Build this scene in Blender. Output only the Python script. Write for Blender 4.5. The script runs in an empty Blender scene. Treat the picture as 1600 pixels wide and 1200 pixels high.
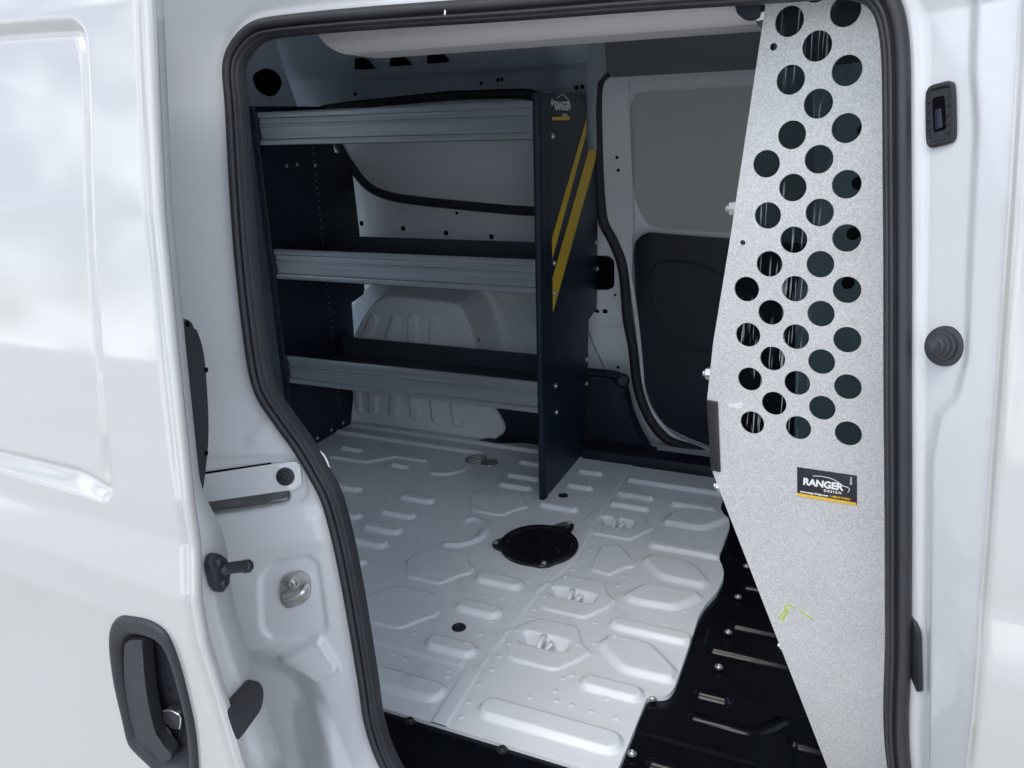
import bpy, bmesh, math, random
import numpy as np
from mathutils import Vector, Matrix, Quaternion
random.seed(7); np.random.seed(7)
scn = bpy.context.scene
COL = scn.collection

# ------------------------------------------------------------------ camera
# axes: X = towards the van's front, Y = across the van (away from the viewer), Z = up, cargo floor at z = 0
F = 1215.0
vx = np.array([-2924.0, -317.0, F]); vy = np.array([550.0, -415.0, F])
AX = -vx / np.linalg.norm(vx)
AY = vy - vy.dot(AX) * AX; AY /= np.linalg.norm(AY)
AZ = np.cross(AX, AY)
R = np.array([AX, AY, AZ])
CAM = np.array([0.0, 0.0, 1.0])
cd = bpy.data.cameras.new('camera'); co = bpy.data.objects.new('camera', cd); COL.objects.link(co)
cd.sensor_width = 36; cd.lens = 36 * F / 1600; cd.clip_start = 0.02; cd.clip_end = 2000
rt, up, bk = R @ np.array([1, 0, 0]), R @ np.array([0, -1, 0]), R @ np.array([0, 0, -1])
co.matrix_world = Matrix(((rt[0], up[0], bk[0], CAM[0]), (rt[1], up[1], bk[1], CAM[1]), (rt[2], up[2], bk[2], CAM[2]), (0, 0, 0, 1)))
scn.camera = co

# ------------------------------------------------------------------ sky, sun, exposure
SUN_DIR = Vector((-0.10, -0.58, 0.86)).normalized()       # towards the sun
el = math.asin(SUN_DIR.z); az = math.atan2(SUN_DIR.x, SUN_DIR.y)
w = bpy.data.worlds.new('World'); scn.world = w; w.use_nodes = True
nt = w.node_tree; N = nt.nodes; L = nt.links; N.clear()
out = N.new('ShaderNodeOutputWorld'); bg = N.new('ShaderNodeBackground'); L.new(bg.outputs[0], out.inputs[0])
sky = N.new('ShaderNodeTexSky'); sky.sky_type = 'NISHITA'; sky.sun_disc = False
sky.sun_elevation = el; sky.sun_rotation = az
tc = N.new('ShaderNodeTexCoord'); nz = N.new('ShaderNodeTexNoise'); nz.inputs['Scale'].default_value = 5.5
nz.inputs['Detail'].default_value = 7; nz.inputs['Roughness'].default_value = 0.58; nz.inputs['Distortion'].default_value = 0.4
mp = N.new('ShaderNodeMapping'); mp.inputs['Scale'].default_value = (1.3, 1.3, 1.0); L.new(tc.outputs['Generated'], mp.inputs[0]); L.new(mp.outputs[0], nz.inputs['Vector'])
cr = N.new('ShaderNodeValToRGB'); cr.color_ramp.elements[0].position = 0.42; cr.color_ramp.elements[1].position = 0.62
cr.color_ramp.elements[0].color = (0.12, 0.12, 0.12, 1); cr.color_ramp.elements[1].color = (1, 1, 1, 1)
L.new(nz.outputs['Fac'], cr.inputs[0])
mx = N.new('ShaderNodeMix'); mx.data_type = 'RGBA'
L.new(cr.outputs[0], mx.inputs['Factor']); L.new(sky.outputs[0], mx.inputs[6]); mx.inputs[7].default_value = (16.2, 17.2, 19.0, 1)
L.new(mx.outputs[2], bg.inputs['Color']); bg.inputs['Strength'].default_value = 0.065
sd = bpy.data.lights.new('sun', 'SUN'); sd.energy = 0.6; sd.angle = math.radians(25); sd.color = (1, 0.93, 0.84)
so = bpy.data.objects.new('sun', sd); COL.objects.link(so); so.rotation_euler = SUN_DIR.to_track_quat('Z', 'Y').to_euler(); so.location = SUN_DIR * 20
scn.view_settings.view_transform = 'Standard'; scn.view_settings.look = 'None'; scn.view_settings.gamma = 1
scn.view_settings.exposure = 1.12
scn.render.engine = 'CYCLES'
scn.cycles.max_bounces = 8; scn.cycles.diffuse_bounces = 7

# ------------------------------------------------------------------ pixel helpers (photo is 1600 x 1200)
def ray(p): return R @ np.array([p[0] - 800.0, p[1] - 600.0, F])
def hit(p, ax, val):
    d = ray(p); return CAM + d * ((val - CAM[ax]) / d[ax])
def floor_px(p, z=0.0): return hit(p, 2, z)
def on_y(p, fy):                                   # fy: function of z giving y
    d = ray(p); y = fy(0.6)
    for _ in range(60):
        q = CAM + d * (y / d[1]); y = 0.5 * y + 0.5 * fy(q[2])
    return CAM + d * (y / d[1])
def to_px(P):
    c = (P - CAM) @ R
    return np.stack([800 + F * c[..., 0] / c[..., 2], 600 + F * c[..., 1] / c[..., 2]], -1)
class Pl:
    def __init__(s, P, n): s.P = np.array(P, float); s.n = np.array(n, float) / np.linalg.norm(n)
    def px(s, p):
        d = ray(p); return CAM + d * ((s.P - CAM).dot(s.n) / d.dot(s.n))
def interp(tab):
    zs = [a for a, b in tab]; ys = [b for a, b in tab]
    return lambda z: np.interp(z, zs, ys)
def smooth_tab(tab, win=0.06):
    f = interp(tab); zz = np.linspace(-0.7, 1.7, 961)
    v = f(zz); k = max(1, int(win / 0.0025)); ker = np.hanning(k + 2)[1:-1]; ker /= ker.sum()
    vv = np.convolve(np.pad(v, k, mode='edge'), ker, mode='same')[k:-k]
    return lambda z: np.interp(z, zz, vv)
ys = smooth_tab([(-0.6, .775), (0.4, .77), (.6, .773), (.75, .787), (1.0, .85), (1.14, .885), (1.5, .99)], .15)       # door opening seal plane
yd = smooth_tab([(-.5, .58), (-.3, .545), (0, .518), (.34, .508), (.41, .507), (.488, .504), (.538, .509), (.592, .525), (.634, .530), (.786, .558), (.929, .586), (1.131, .639), (1.3, .70)], .014)   # open sliding door skin
yf = smooth_tab([(-.5, 2.37), (.75, 2.37), (1.0, 2.315), (1.13, 2.275), (1.32, 2.18), (1.6, 2.1)], .12)               # far wall
def sstep(a, b, x): t = np.clip((x - a) / (b - a), 0, 1); return t * t * (3 - 2 * t)
def sdf(P, poly):
    """signed distance of points (n,2) to polygon, negative inside"""
    P = np.asarray(P, float); V = np.asarray(poly, float); n = len(V)
    d = np.full(P.shape[:-1], 1e18); s = np.ones(P.shape[:-1])
    for i in range(n):
        a = V[i]; b = V[i - 1]; e = b - a; wv = P - a
        t = np.clip((wv @ e) / max(e.dot(e), 1e-18), 0, 1); q = wv - t[..., None] * e
        d = np.minimum(d, (q * q).sum(-1))
        c1 = P[..., 1] >= a[1]; c2 = P[..., 1] < b[1]; c3 = e[0] * wv[..., 1] > e[1] * wv[..., 0]
        flip = (c1 & c2 & c3) | (~c1 & ~c2 & ~c3); s = np.where(flip, -s, s)
    return s * np.sqrt(d)
def sdline(P, pts):
    P = np.asarray(P, float); pts = np.asarray(pts, float); d = np.full(P.shape[:-1], 1e18)
    for a, b in zip(pts[:-1], pts[1:]):
        e = b - a; wv = P - a; t = np.clip((wv @ e) / max(e.dot(e), 1e-18), 0, 1); q = wv - t[..., None] * e
        d = np.minimum(d, (q * q).sum(-1))
    return np.sqrt(d)
def catmull(pts, n=8, closed=False):
    pts = [np.array(p, float) for p in pts]; m = len(pts); res = []
    for i in range(m if closed else m - 1):
        g = (lambda k: pts[k % m]) if closed else (lambda k: pts[min(max(k, 0), m - 1)])
        p0, p1, p2, p3 = g(i - 1), g(i), g(i + 1), g(i + 2)
        for j in range(n):
            t = j / n
            res.append(0.5 * (2 * p1 + (p2 - p0) * t + (2 * p0 - 5 * p1 + 4 * p2 - p3) * t * t + (3 * p1 - p0 - 3 * p2 + p3) * t ** 3))
    if not closed: res.append(pts[-1])
    return np.array(res)
def round_poly(pts, r=0.25, n=4):
    """round polygon corners: each corner replaced by a bezier between points at fraction r of the edges"""
    pts = [np.array(p, float) for p in pts]; m = len(pts); o = []
    for i in range(m):
        a, b, c = pts[i - 1], pts[i], pts[(i + 1) % m]
        p, q = b + (a - b) * r, b + (c - b) * r
        for j in range(n + 1):
            t = j / n; o.append((1 - t) ** 2 * p + 2 * t * (1 - t) * b + t * t * q)
    return np.array(o)

# ------------------------------------------------------------------ materials
def mat(name, col, rough=0.5, metal=0.0, coat=0.0, spec=0.5, var=0.0, vscale=8.0, bump=0.0, bscale=200.0, rvar=0.0, dirt=None, dscale=3.0, stretch=None, cior=1.5):
    m = bpy.data.materials.new(name); m.use_nodes = True; t = m.node_tree; b = t.nodes['Principled BSDF']
    b.inputs['Roughness'].default_value = rough; b.inputs['Metallic'].default_value = metal
    b.inputs['Coat Weight'].default_value = coat; b.inputs['Coat Roughness'].default_value = 0.06
    b.inputs['Specular IOR Level'].default_value = spec; b.inputs['Coat IOR'].default_value = cior
    b.inputs['Base Color'].default_value = (*col, 1)
    co_ = t.nodes.new('ShaderNodeTexCoord'); src = co_.outputs['Object']
    if stretch:
        mpn = t.nodes.new('ShaderNodeMapping'); mpn.inputs['Scale'].default_value = stretch; t.links.new(src, mpn.inputs[0]); src = mpn.outputs[0]
    def noise(sc, det=4):
        n = t.nodes.new('ShaderNodeTexNoise'); n.inputs['Scale'].default_value = sc; n.inputs['Detail'].default_value = det; t.links.new(src, n.inputs['Vector']); return n
    last = None
    if var > 0:
        n = noise(vscale); r_ = t.nodes.new('ShaderNodeValToRGB')
        r_.color_ramp.elements[0].position = .3; r_.color_ramp.elements[1].position = .7
        r_.color_ramp.elements[0].color = (*[c * (1 - var) for c in col], 1); r_.color_ramp.elements[1].color = (*[min(1, c * (1 + var)) for c in col], 1)
        t.links.new(n.outputs['Fac'], r_.inputs[0]); last = r_.outputs[0]
    if dirt:
        n = noise(dscale, 9); n.inputs['Roughness'].default_value = .68; r_ = t.nodes.new('ShaderNodeValToRGB')
        r_.color_ramp.elements[0].position = dirt[0]; r_.color_ramp.elements[1].position = dirt[1]
        r_.color_ramp.elements[0].color = (0, 0, 0, 1); r_.color_ramp.elements[1].color = (dirt[2],) * 3 + (1,)
        t.links.new(n.outputs['Fac'], r_.inputs[0]); mm = t.nodes.new('ShaderNodeMix'); mm.data_type = 'RGBA'
        t.links.new(r_.outputs[0], mm.inputs['Factor']); mm.inputs[7].default_value = (*dirt[3], 1)
        if last: t.links.new(last, mm.inputs[6])
        else: mm.inputs[6].default_value = (*col, 1)
        last = mm.outputs[2]
    if last: t.links.new(last, b.inputs['Base Color'])
    if rvar > 0:
        n = noise(vscale * 2.3, 6); mr = t.nodes.new('ShaderNodeMapRange'); mr.inputs[3].default_value = max(0.02, rough - rvar); mr.inputs[4].default_value = min(1, rough + rvar)
        mr.inputs[1].default_value = .3; mr.inputs[2].default_value = .7
        t.links.new(n.outputs['Fac'], mr.inputs[0]); t.links.new(mr.outputs[0], b.inputs['Roughness'])
    if bump > 0:
        n = noise(bscale, 3); bp = t.nodes.new('ShaderNodeBump'); bp.inputs['Strength'].default_value = bump; bp.inputs['Distance'].default_value = 0.002
        t.links.new(n.outputs['Fac'], bp.inputs['Height']); t.links.new(bp.outputs[0], b.inputs['Normal'])
    return m
DUST = (.33, .31, .28)
M = {
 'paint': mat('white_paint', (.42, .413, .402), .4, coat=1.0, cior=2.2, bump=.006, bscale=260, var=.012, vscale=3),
 'jamb': mat('white_jamb_paint', (.60, .615, .63), .34, coat=.8, cior=1.7, bump=.03, bscale=190, var=.02, vscale=5, dirt=(.60, .80, .35, (.42, .39, .34)), dscale=9),
 'floor': mat('white_floor_paint', (.80, .82, .85), .46, coat=.06, bump=.06, bscale=150, var=.035, vscale=4, rvar=.08, dirt=(.56, .74, .32, DUST), dscale=9),
 'inner': mat('white_inner_paint', (.85, .87, .90), .42, coat=.1, bump=.05, bscale=120, var=.03, vscale=4, dirt=(.62, .8, .3, DUST), dscale=6),
 'inner_grey': mat('grey_primer_panel', (.60, .59, .57), .5, var=.06, vscale=2.5),
 'upper_dim': mat('dim_toned_upper_body', (.36, .40, .46), .5, var=.08, vscale=3, bump=.04),  # dimness of the upper interior put into a grey-blue base colour
 'headliner': mat('dark_headliner_trim', (.16, .165, .18), .8, bump=.3, bscale=600),
 'header': mat('pale_header_trim', (.58, .56, .56), .55, var=.03, vscale=6, bump=.05, bscale=300),
 'blackpaint': mat('gloss_black_floor_paint', (.004, .005, .008), .22, spec=.2, coat=.05, var=.3, vscale=20, rvar=.06, bump=.03, bscale=120, dirt=(.66, .82, .10, (.2, .2, .2)), dscale=22),
 'plastic': mat('black_textured_plastic', (.017, .019, .024), .5, bump=.15, bscale=900, var=.15, vscale=10, dirt=(.62, .85, .06, (.2, .2, .2)), dscale=14),
 'trim': mat('black_interior_trim', (.009, .014, .027), .5, bump=.12, bscale=800, var=.15, vscale=6),
 'rubber': mat('black_rubber', (.024, .025, .030), .55, bump=.06, bscale=300, var=.2, vscale=12, rvar=.08, dirt=(.62, .8, .25, (.10, .10, .11)), dscale=16),
 'powder': mat('black_powder_coat', (.010, .017, .034), .36, spec=.3, bump=.12, bscale=1200, var=.12, vscale=5),
 'alu': mat('brushed_aluminium', (.50, .51, .53), .36, metal=.9, var=.16, vscale=6, rvar=.08, stretch=(.6, 12, 24), dirt=(.64, .82, .35, (.25, .25, .25)), dscale=2.5),
 'sheet': mat('shade_toned_shelf_sheet', (.10, .115, .14), .42, metal=.5, var=.1, vscale=6),  # aluminium sheet, lack of light put into its dark base colour
 'zinc': mat('zinc_bolt', (.66, .66, .66), .3, metal=.9, var=.1, vscale=60),
 'steel': mat('dull_steel', (.46, .45, .43), .4, metal=.85, var=.18, vscale=40, bump=.1, bscale=300),
 'coverblack': mat('smooth_black_cover_paint', (.006, .007, .010), .22, spec=.5, coat=.4),
 'striker': mat('dull_zinc_plate', (.40, .39, .38), .45, metal=.55, var=.2, vscale=60),
 'track': mat('dirty_shaded_track_steel', (.13, .13, .135), .4, metal=.6, var=.35, vscale=30, stretch=(1, 1, 4)),  # dirty steel, darkened further for the shade in the slot
 'hole': mat('black_hole', (.003, .003, .005), .9, spec=.05),
 'yellow': mat('yellow_stripe', (.78, .48, .035), .5, var=.05),
 'print': mat('white_print', (.85, .85, .85), .5),
 'labelblack': mat('label_black', (.012, .013, .022), .35),
 'green': mat('green_paint_pen', (.50, .72, .06), .6, var=.15, vscale=80),
 'smear': mat('white_smear', (.74, .74, .75), .5, var=.12, vscale=120),
 'concrete': mat('pale_concrete', (.50, .495, .48), .85, var=.18, vscale=.6, bump=.4, bscale=60),
 'tyre': mat('tyre_rubber', (.02, .02, .021), .75, bump=.2, bscale=80),
 'cab': mat('dark_cab_trim', (.006, .009, .012), .6, var=.2, vscale=5),
}
def galv():
    m = bpy.data.materials.new('galvanised_speckled_steel'); m.use_nodes = True; t = m.node_tree; b = t.nodes['Principled BSDF']
    c = t.nodes.new('ShaderNodeTexCoord')
    v = t.nodes.new('ShaderNodeTexVoronoi'); v.inputs['Scale'].default_value = 720; t.links.new(c.outputs['Object'], v.inputs['Vector'])
    n = t.nodes.new('ShaderNodeTexNoise'); n.inputs['Scale'].default_value = 480; n.inputs['Detail'].default_value = 4; t.links.new(c.outputs['Object'], n.inputs['Vector'])
    n2 = t.nodes.new('ShaderNodeTexNoise'); n2.inputs['Scale'].default_value = 9; n2.inputs['Detail'].default_value = 5; t.links.new(c.outputs['Object'], n2.inputs['Vector'])
    sp = t.nodes.new('ShaderNodeSeparateColor'); t.links.new(v.outputs['Color'], sp.inputs[0])
    ad = t.nodes.new('ShaderNodeMath'); ad.operation = 'MULTIPLY_ADD'; t.links.new(n.outputs['Fac'], ad.inputs[0]); ad.inputs[1].default_value = 1.0; t.links.new(sp.outputs[0], ad.inputs[2])
    a2 = t.nodes.new('ShaderNodeMath'); a2.operation = 'MULTIPLY_ADD'; t.links.new(n2.outputs['Fac'], a2.inputs[0]); a2.inputs[1].default_value = .7; t.links.new(ad.outputs[0], a2.inputs[2])
    r_ = t.nodes.new('ShaderNodeValToRGB'); e = r_.color_ramp.elements
    e[0].position = .3; e[0].color = (.45, .45, .45, 1); e[1].position = 1.0; e[1].color = (.72, .72, .715, 1)
    mr = t.nodes.new('ShaderNodeMath'); mr.operation = 'MULTIPLY'; t.links.new(a2.outputs[0], mr.inputs[0]); mr.inputs[1].default_value = .50
    t.links.new(mr.outputs[0], r_.inputs[0]); t.links.new(r_.outputs[0], b.inputs['Base Color'])
    b.inputs['Metallic'].default_value = .3; b.inputs['Roughness'].default_value = .46
    bp = t.nodes.new('ShaderNodeBump'); bp.inputs['Strength'].default_value = .07; bp.inputs['Distance'].default_value = .001
    t.links.new(sp.outputs[1], bp.inputs['Height']); t.links.new(bp.outputs[0], b.inputs['Normal'])
    return m
M['galv'] = galv()
def pane_mat():
    m = bpy.data.materials.new('scratched_smoked_plastic'); m.use_nodes = True; t = m.node_tree; t.nodes.clear()
    o = t.nodes.new('ShaderNodeOutputMaterial'); tr = t.nodes.new('ShaderNodeBsdfTransparent'); tr.inputs[0].default_value = (.42, .50, .53, 1)  # smoky tint darkens what shows through the holes
    gl = t.nodes.new('ShaderNodeBsdfGlossy'); gl.inputs['Roughness'].default_value = .06
    df = t.nodes.new('ShaderNodeBsdfDiffuse'); df.inputs[0].default_value = (.6, .6, .62, 1)
    m1 = t.nodes.new('ShaderNodeMixShader'); fr = t.nodes.new('ShaderNodeFresnel'); fr.inputs[0].default_value = 1.09
    t.links.new(fr.outputs[0], m1.inputs[0]); t.links.new(tr.outputs[0], m1.inputs[1]); t.links.new(gl.outputs[0], m1.inputs[2])
    c = t.nodes.new('ShaderNodeTexCoord'); mp_ = t.nodes.new('ShaderNodeMapping'); mp_.inputs['Rotation'].default_value = (0, math.radians(-9), 0); mp_.inputs['Scale'].default_value = (260, 20, 9)
    n = t.nodes.new('ShaderNodeTexNoise'); n.inputs['Scale'].default_value = 1.5; n.inputs['Detail'].default_value = 2
    t.links.new(c.outputs['Object'], mp_.inputs[0]); t.links.new(mp_.outputs[0], n.inputs['Vector'])
    ra = t.nodes.new('ShaderNodeValToRGB'); ra.color_ramp.elements[0].position = .60; ra.color_ramp.elements[1].position = .66
    ra.color_ramp.elements[1].color = (.45, .45, .45, 1); t.links.new(n.outputs['Fac'], ra.inputs[0])
    n3 = t.nodes.new('ShaderNodeTexNoise'); n3.inputs['Scale'].default_value = 7; t.links.new(c.outputs['Object'], n3.inputs['Vector'])
    rb = t.nodes.new('ShaderNodeValToRGB'); rb.color_ramp.elements[0].position = .44; rb.color_ramp.elements[1].position = .50; t.links.new(n3.outputs['Fac'], rb.inputs[0])
    mu = t.nodes.new('ShaderNodeMath'); mu.operation = 'MULTIPLY'; t.links.new(ra.outputs[0], mu.inputs[0]); t.links.new(rb.outputs[0], mu.inputs[1])
    sx = t.nodes.new('ShaderNodeSeparateXYZ'); t.links.new(c.outputs['Object'], sx.inputs[0]); lr_ = t.nodes.new('ShaderNodeMapRange'); lr_.inputs[1].default_value = -.055; lr_.inputs[2].default_value = -.02; lr_.inputs[3].default_value = .8; lr_.inputs[4].default_value = 0; t.links.new(sx.outputs[0], lr_.inputs[0])
    mu2 = t.nodes.new('ShaderNodeMath'); mu2.operation = 'MULTIPLY'; t.links.new(mu.outputs[0], mu2.inputs[0]); t.links.new(lr_.outputs[0], mu2.inputs[1]); mu = mu2
    m2 = t.nodes.new('ShaderNodeMixShader'); t.links.new(mu.outputs[0], m2.inputs[0]); t.links.new(m1.outputs[0], m2.inputs[1]); t.links.new(df.outputs[0], m2.inputs[2])
    t.links.new(m2.outputs[0], o.inputs[0]); return m
M['pane'] = pane_mat()

def glass_mat():
    m = bpy.data.materials.new('clear_glass'); m.use_nodes = True; t = m.node_tree; t.nodes.clear()
    o = t.nodes.new('ShaderNodeOutputMaterial'); tr = t.nodes.new('ShaderNodeBsdfTransparent'); tr.inputs[0].default_value = (.86, .92, .93, 1)
    gl = t.nodes.new('ShaderNodeBsdfGlossy'); gl.inputs['Roughness'].default_value = .02; m1 = t.nodes.new('ShaderNodeMixShader'); m1.inputs[0].default_value = .06
    t.links.new(tr.outputs[0], m1.inputs[1]); t.links.new(gl.outputs[0], m1.inputs[2]); t.links.new(m1.outputs[0], o.inputs[0]); return m
# ------------------------------------------------------------------ object helpers
ORIGIN = {}
def parent_to(o, parent):
    if parent is not None:
        o.parent = parent; l = ORIGIN.get(parent.name, Vector((0, 0, 0))); o.matrix_parent_inverse = Matrix.Translation(-l)
def tag(o, label, cat=None, group=None, kind=None):
    if label: o['label'] = label
    if cat: o['category'] = cat
    if group: o['group'] = group
    if kind: o['kind'] = kind
    return o
def empty(name, loc, label, cat):
    e = bpy.data.objects.new(name, None); COL.objects.link(e); e.location = loc; e.empty_display_size = .1
    ORIGIN[e.name] = Vector(loc); return tag(e, label, cat)
def mesh_obj(name, V, Fs, m, parent=None, smooth=False, label=None):
    me = bpy.data.meshes.new(name); me.from_pydata([tuple(map(float, v)) for v in V], [], [tuple(f) for f in Fs])
    if smooth: me.polygons.foreach_set('use_smooth', [True] * len(me.polygons))
    me.materials.append(M[m]); me.update()
    o = bpy.data.objects.new(name, me); COL.objects.link(o); parent_to(o, parent)
    if label: o['label'] = label
    return o
def grid_obj(name, P, m, parent=None, flip=False, closed_u=False, smooth=True, label=None, mask=None):
    """P: (nu,nv,3) array"""
    nu, nv = P.shape[:2]; idx = np.arange(nu * nv).reshape(nu, nv)
    if closed_u: idx = np.vstack([idx, idx[:1]])
    a, b, c, d = idx[:-1, :-1], idx[1:, :-1], idx[1:, 1:], idx[:-1, 1:]
    q = np.stack([a, d, c, b] if flip else [a, b, c, d], -1).reshape(-1, 4)
    if mask is not None: q = q[mask.reshape(-1)]
    me = bpy.data.meshes.new(name); me.vertices.add(nu * nv); me.vertices.foreach_set('co', P.reshape(-1).astype(np.float32))
    me.loops.add(len(q) * 4); me.polygons.add(len(q)); me.loops.foreach_set('vertex_index', q.reshape(-1).astype(np.int32))
    me.polygons.foreach_set('loop_start', np.arange(0, len(q) * 4, 4, dtype=np.int32))
    me.update(calc_edges=True); me.validate()
    if smooth: me.polygons.foreach_set('use_smooth', [True] * len(me.polygons))
    me.materials.append(M[m]); o = bpy.data.objects.new(name, me); COL.objects.link(o); parent_to(o, parent)
    if label: o['label'] = label
    return o
def bm_obj(name, bm, m, parent=None, smooth=False, label=None):
    bmesh.ops.recalc_face_normals(bm, faces=bm.faces)
    me = bpy.data.meshes.new(name); bm.to_mesh(me); bm.free(); me.materials.append(M[m])
    if smooth: me.polygons.foreach_set('use_smooth', [True] * len(me.polygons))
    o = bpy.data.objects.new(name, me); COL.objects.link(o); parent_to(o, parent)
    if label: o['label'] = label
    return o
def sharp(o, ang=35):
    me = o.data; me.polygons.foreach_set('use_smooth', [True] * len(me.polygons))
    try: me.set_sharp_from_angle(angle=math.radians(ang))
    except Exception: pass
    return o
def prism(name, pts, n, thick, m, parent=None, bevel=0.0, label=None, seg=2):
    """extrude planar polygon pts (3d) along n by thick"""
    bm = bmesh.new(); n = np.array(n, float) / np.linalg.norm(n)
    a = [bm.verts.new(tuple(p)) for p in pts]; b = [bm.verts.new(tuple(np.array(p) + n * thick)) for p in pts]
    k = len(pts); f0 = bm.faces.new(a[::-1]); f1 = bm.faces.new(b)
    for i in range(k): bm.faces.new((a[i], a[(i + 1) % k], b[(i + 1) % k], b[i]))
    if bevel > 0:
        ed = list(f1.edges) + list(f0.edges)
        bmesh.ops.bevel(bm, geom=ed, offset=bevel, segments=seg, affect='EDGES', profile=.5, clamp_overlap=True)
    return sharp(bm_obj(name, bm, m, parent, label=label))
def box(name, lo, hi, m, parent=None, bevel=0.0, label=None):
    (x0, y0, z0), (x1, y1, z1) = lo, hi
    bm = bmesh.new(); bmesh.ops.create_cube(bm, size=1)
    for v in bm.verts: v.co = ((x0 + x1) / 2 + v.co.x * (x1 - x0), (y0 + y1) / 2 + v.co.y * (y1 - y0), (z0 + z1) / 2 + v.co.z * (z1 - z0))
    if bevel > 0: bmesh.ops.bevel(bm, geom=list(bm.edges), offset=bevel, segments=2, affect='EDGES', profile=.5)
    return sharp(bm_obj(name, bm, m, parent, label=label))
def frames(path, ref, closed):
    path = np.asarray(path, float); n = len(path)
    if closed: t = np.roll(path, -1, 0) - np.roll(path, 1, 0)
    else: t = np.gradient(path, axis=0)
    t /= np.linalg.norm(t, axis=1)[:, None] + 1e-12
    ref = np.broadcast_to(np.asarray(ref, float), path.shape)
    o = np.cross(t, ref); o /= np.linalg.norm(o, axis=1)[:, None] + 1e-12
    d = np.cross(o, t)
    return t, o, d
def sweep(name, path, prof, ref, m, parent=None, closed=False, flip=False, closed_prof=True, label=None):
    t, o, d = frames(path, ref, closed); prof = np.asarray(prof, float)
    pr = np.vstack([prof, prof[:1]]) if closed_prof else prof
    P = np.asarray(path)[:, None, :] + o[:, None, :] * pr[None, :, 0:1] + d[:, None, :] * pr[None, :, 1:2]
    return grid_obj(name, P, m, parent, flip, closed, label=label)
def tube(name, path, r, m, parent=None, closed=False, k=10, ref=(0.123, .31, .94), label=None):
    a = np.linspace(0, 2 * np.pi, k + 1); path = np.asarray(path, float); rad = np.full(len(path), float(r))
    if not closed:
        e0, e1 = path[0] - path[1], path[-1] - path[-2]; e0 /= np.linalg.norm(e0); e1 /= np.linalg.norm(e1)
        path = np.vstack([path[0] + e0 * r * .5, path[0] + e0 * r * .35, path, path[-1] + e1 * r * .35, path[-1] + e1 * r * .5]); rad = np.concatenate([[r * .02, r * .75], rad, [r * .75, r * .02]])
    t, o, d = frames(path, ref, closed)
    P = path[:, None, :] + (o[:, None, :] * np.cos(a)[None, :, None] + d[:, None, :] * np.sin(a)[None, :, None]) * rad[:, None, None]
    return grid_obj(name, P, m, parent, False, closed, label=label)
def lathe(name, prof, P, n, m, parent=None, k=28, label=None, mod=None):
    """prof: (radius, height along n)"""
    n = np.array(n, float) / np.linalg.norm(n); u = np.cross(n, (0.03, .02, 1)); 
    if np.linalg.norm(u) < .2: u = np.cross(n, (1, 0, 0))
    u /= np.linalg.norm(u); v = np.cross(n, u); a = np.linspace(0, 2 * np.pi, k, endpoint=False)
    pr = np.array(prof, float)
    G = np.array(P) + (np.cos(a)[:, None, None] * u + np.sin(a)[:, None, None] * v) * pr[None, :, 0:1] + n * pr[None, :, 1:2]
    return sharp(grid_obj(name, G, m, parent, False, True, label=label), 40)
_bolts = {}
def bolt(P, n, r, m='zinc', parent=None, name='bolt'):
    key = (round(r, 4), m)
    if key not in _bolts:
        o = lathe('bolt', [(r * 1.35, 0), (r * 1.35, r * .22), (r * 1.0, r * .3), (r * .92, r * .65), (r * .6, r * .9), (r * .42, r * .92), (r * .4, r * .6), (0.0001, r * .6)], (0, 0, 0), (0, 0, 1), m, None, 12)
        _bolts[key] = o.data; bpy.data.objects.remove(o)
    o = bpy.data.objects.new(name, _bolts[key]); COL.objects.link(o)
    q = Vector(n).normalized().to_track_quat('Z', 'Y'); o.rotation_euler = q.to_euler(); o.location = Vector(P); parent_to(o, parent); return o
def curve_mesh(name, splines, thick, m, parent, origin, u, v, bevel=0.0, label=None):
    """flat shape with holes from closed 2d splines, in the plane (origin,u,v), extruded symmetric +-thick"""
    c = bpy.data.curves.new(name, 'CURVE'); c.dimensions = '2D'; c.fill_mode = 'BOTH'; c.extrude = thick; c.bevel_depth = bevel; c.bevel_resolution = 1
    for s in splines:
        sp = c.splines.new('POLY'); sp.points.add(len(s) - 1); sp.use_cyclic_u = True
        for i, p in enumerate(s): sp.points[i].co = (p[0], p[1], 0, 1)
    return conv(name, c, m, parent, origin, u, v, label)
def conv(name, c, m, parent, origin, u, v, label=None):
    t = bpy.data.objects.new('tmp', c); COL.objects.link(t); bpy.context.view_layer.update()
    me = bpy.data.meshes.new_from_object(t.evaluated_get(bpy.context.evaluated_depsgraph_get())); bpy.data.objects.remove(t); bpy.data.curves.remove(c)
    me.materials.clear(); me.materials.append(M[m]); me.name = name
    u = Vector(u).normalized(); v = Vector(v); v = (v - u * v.dot(u)).normalized(); n = u.cross(v)
    me.transform(Matrix(((u.x, v.x, n.x, origin[0]), (u.y, v.y, n.y, origin[1]), (u.z, v.z, n.z, origin[2]), (0, 0, 0, 1))))
    o = bpy.data.objects.new(name, me); COL.objects.link(o); parent_to(o, parent)
    if label: o['label'] = label
    return o
def text(name, s, size, m, parent, origin, u, v, bold=0.0, shear=0.0, spacing=1.0, label=None, align='LEFT'):
    c = bpy.data.curves.new(name, 'FONT'); c.body = s; c.size = size; c.offset = bold; c.shear = shear; c.space_character = spacing; c.extrude = .00012; c.align_x = align
    return conv(name, c, m, parent, origin, u, v, label)
def circ(c, r, k=32): return [(c[0] + r * math.cos(2 * math.pi * i / k), c[1] + r * math.sin(2 * math.pi * i / k)) for i in range(k)]

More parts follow.
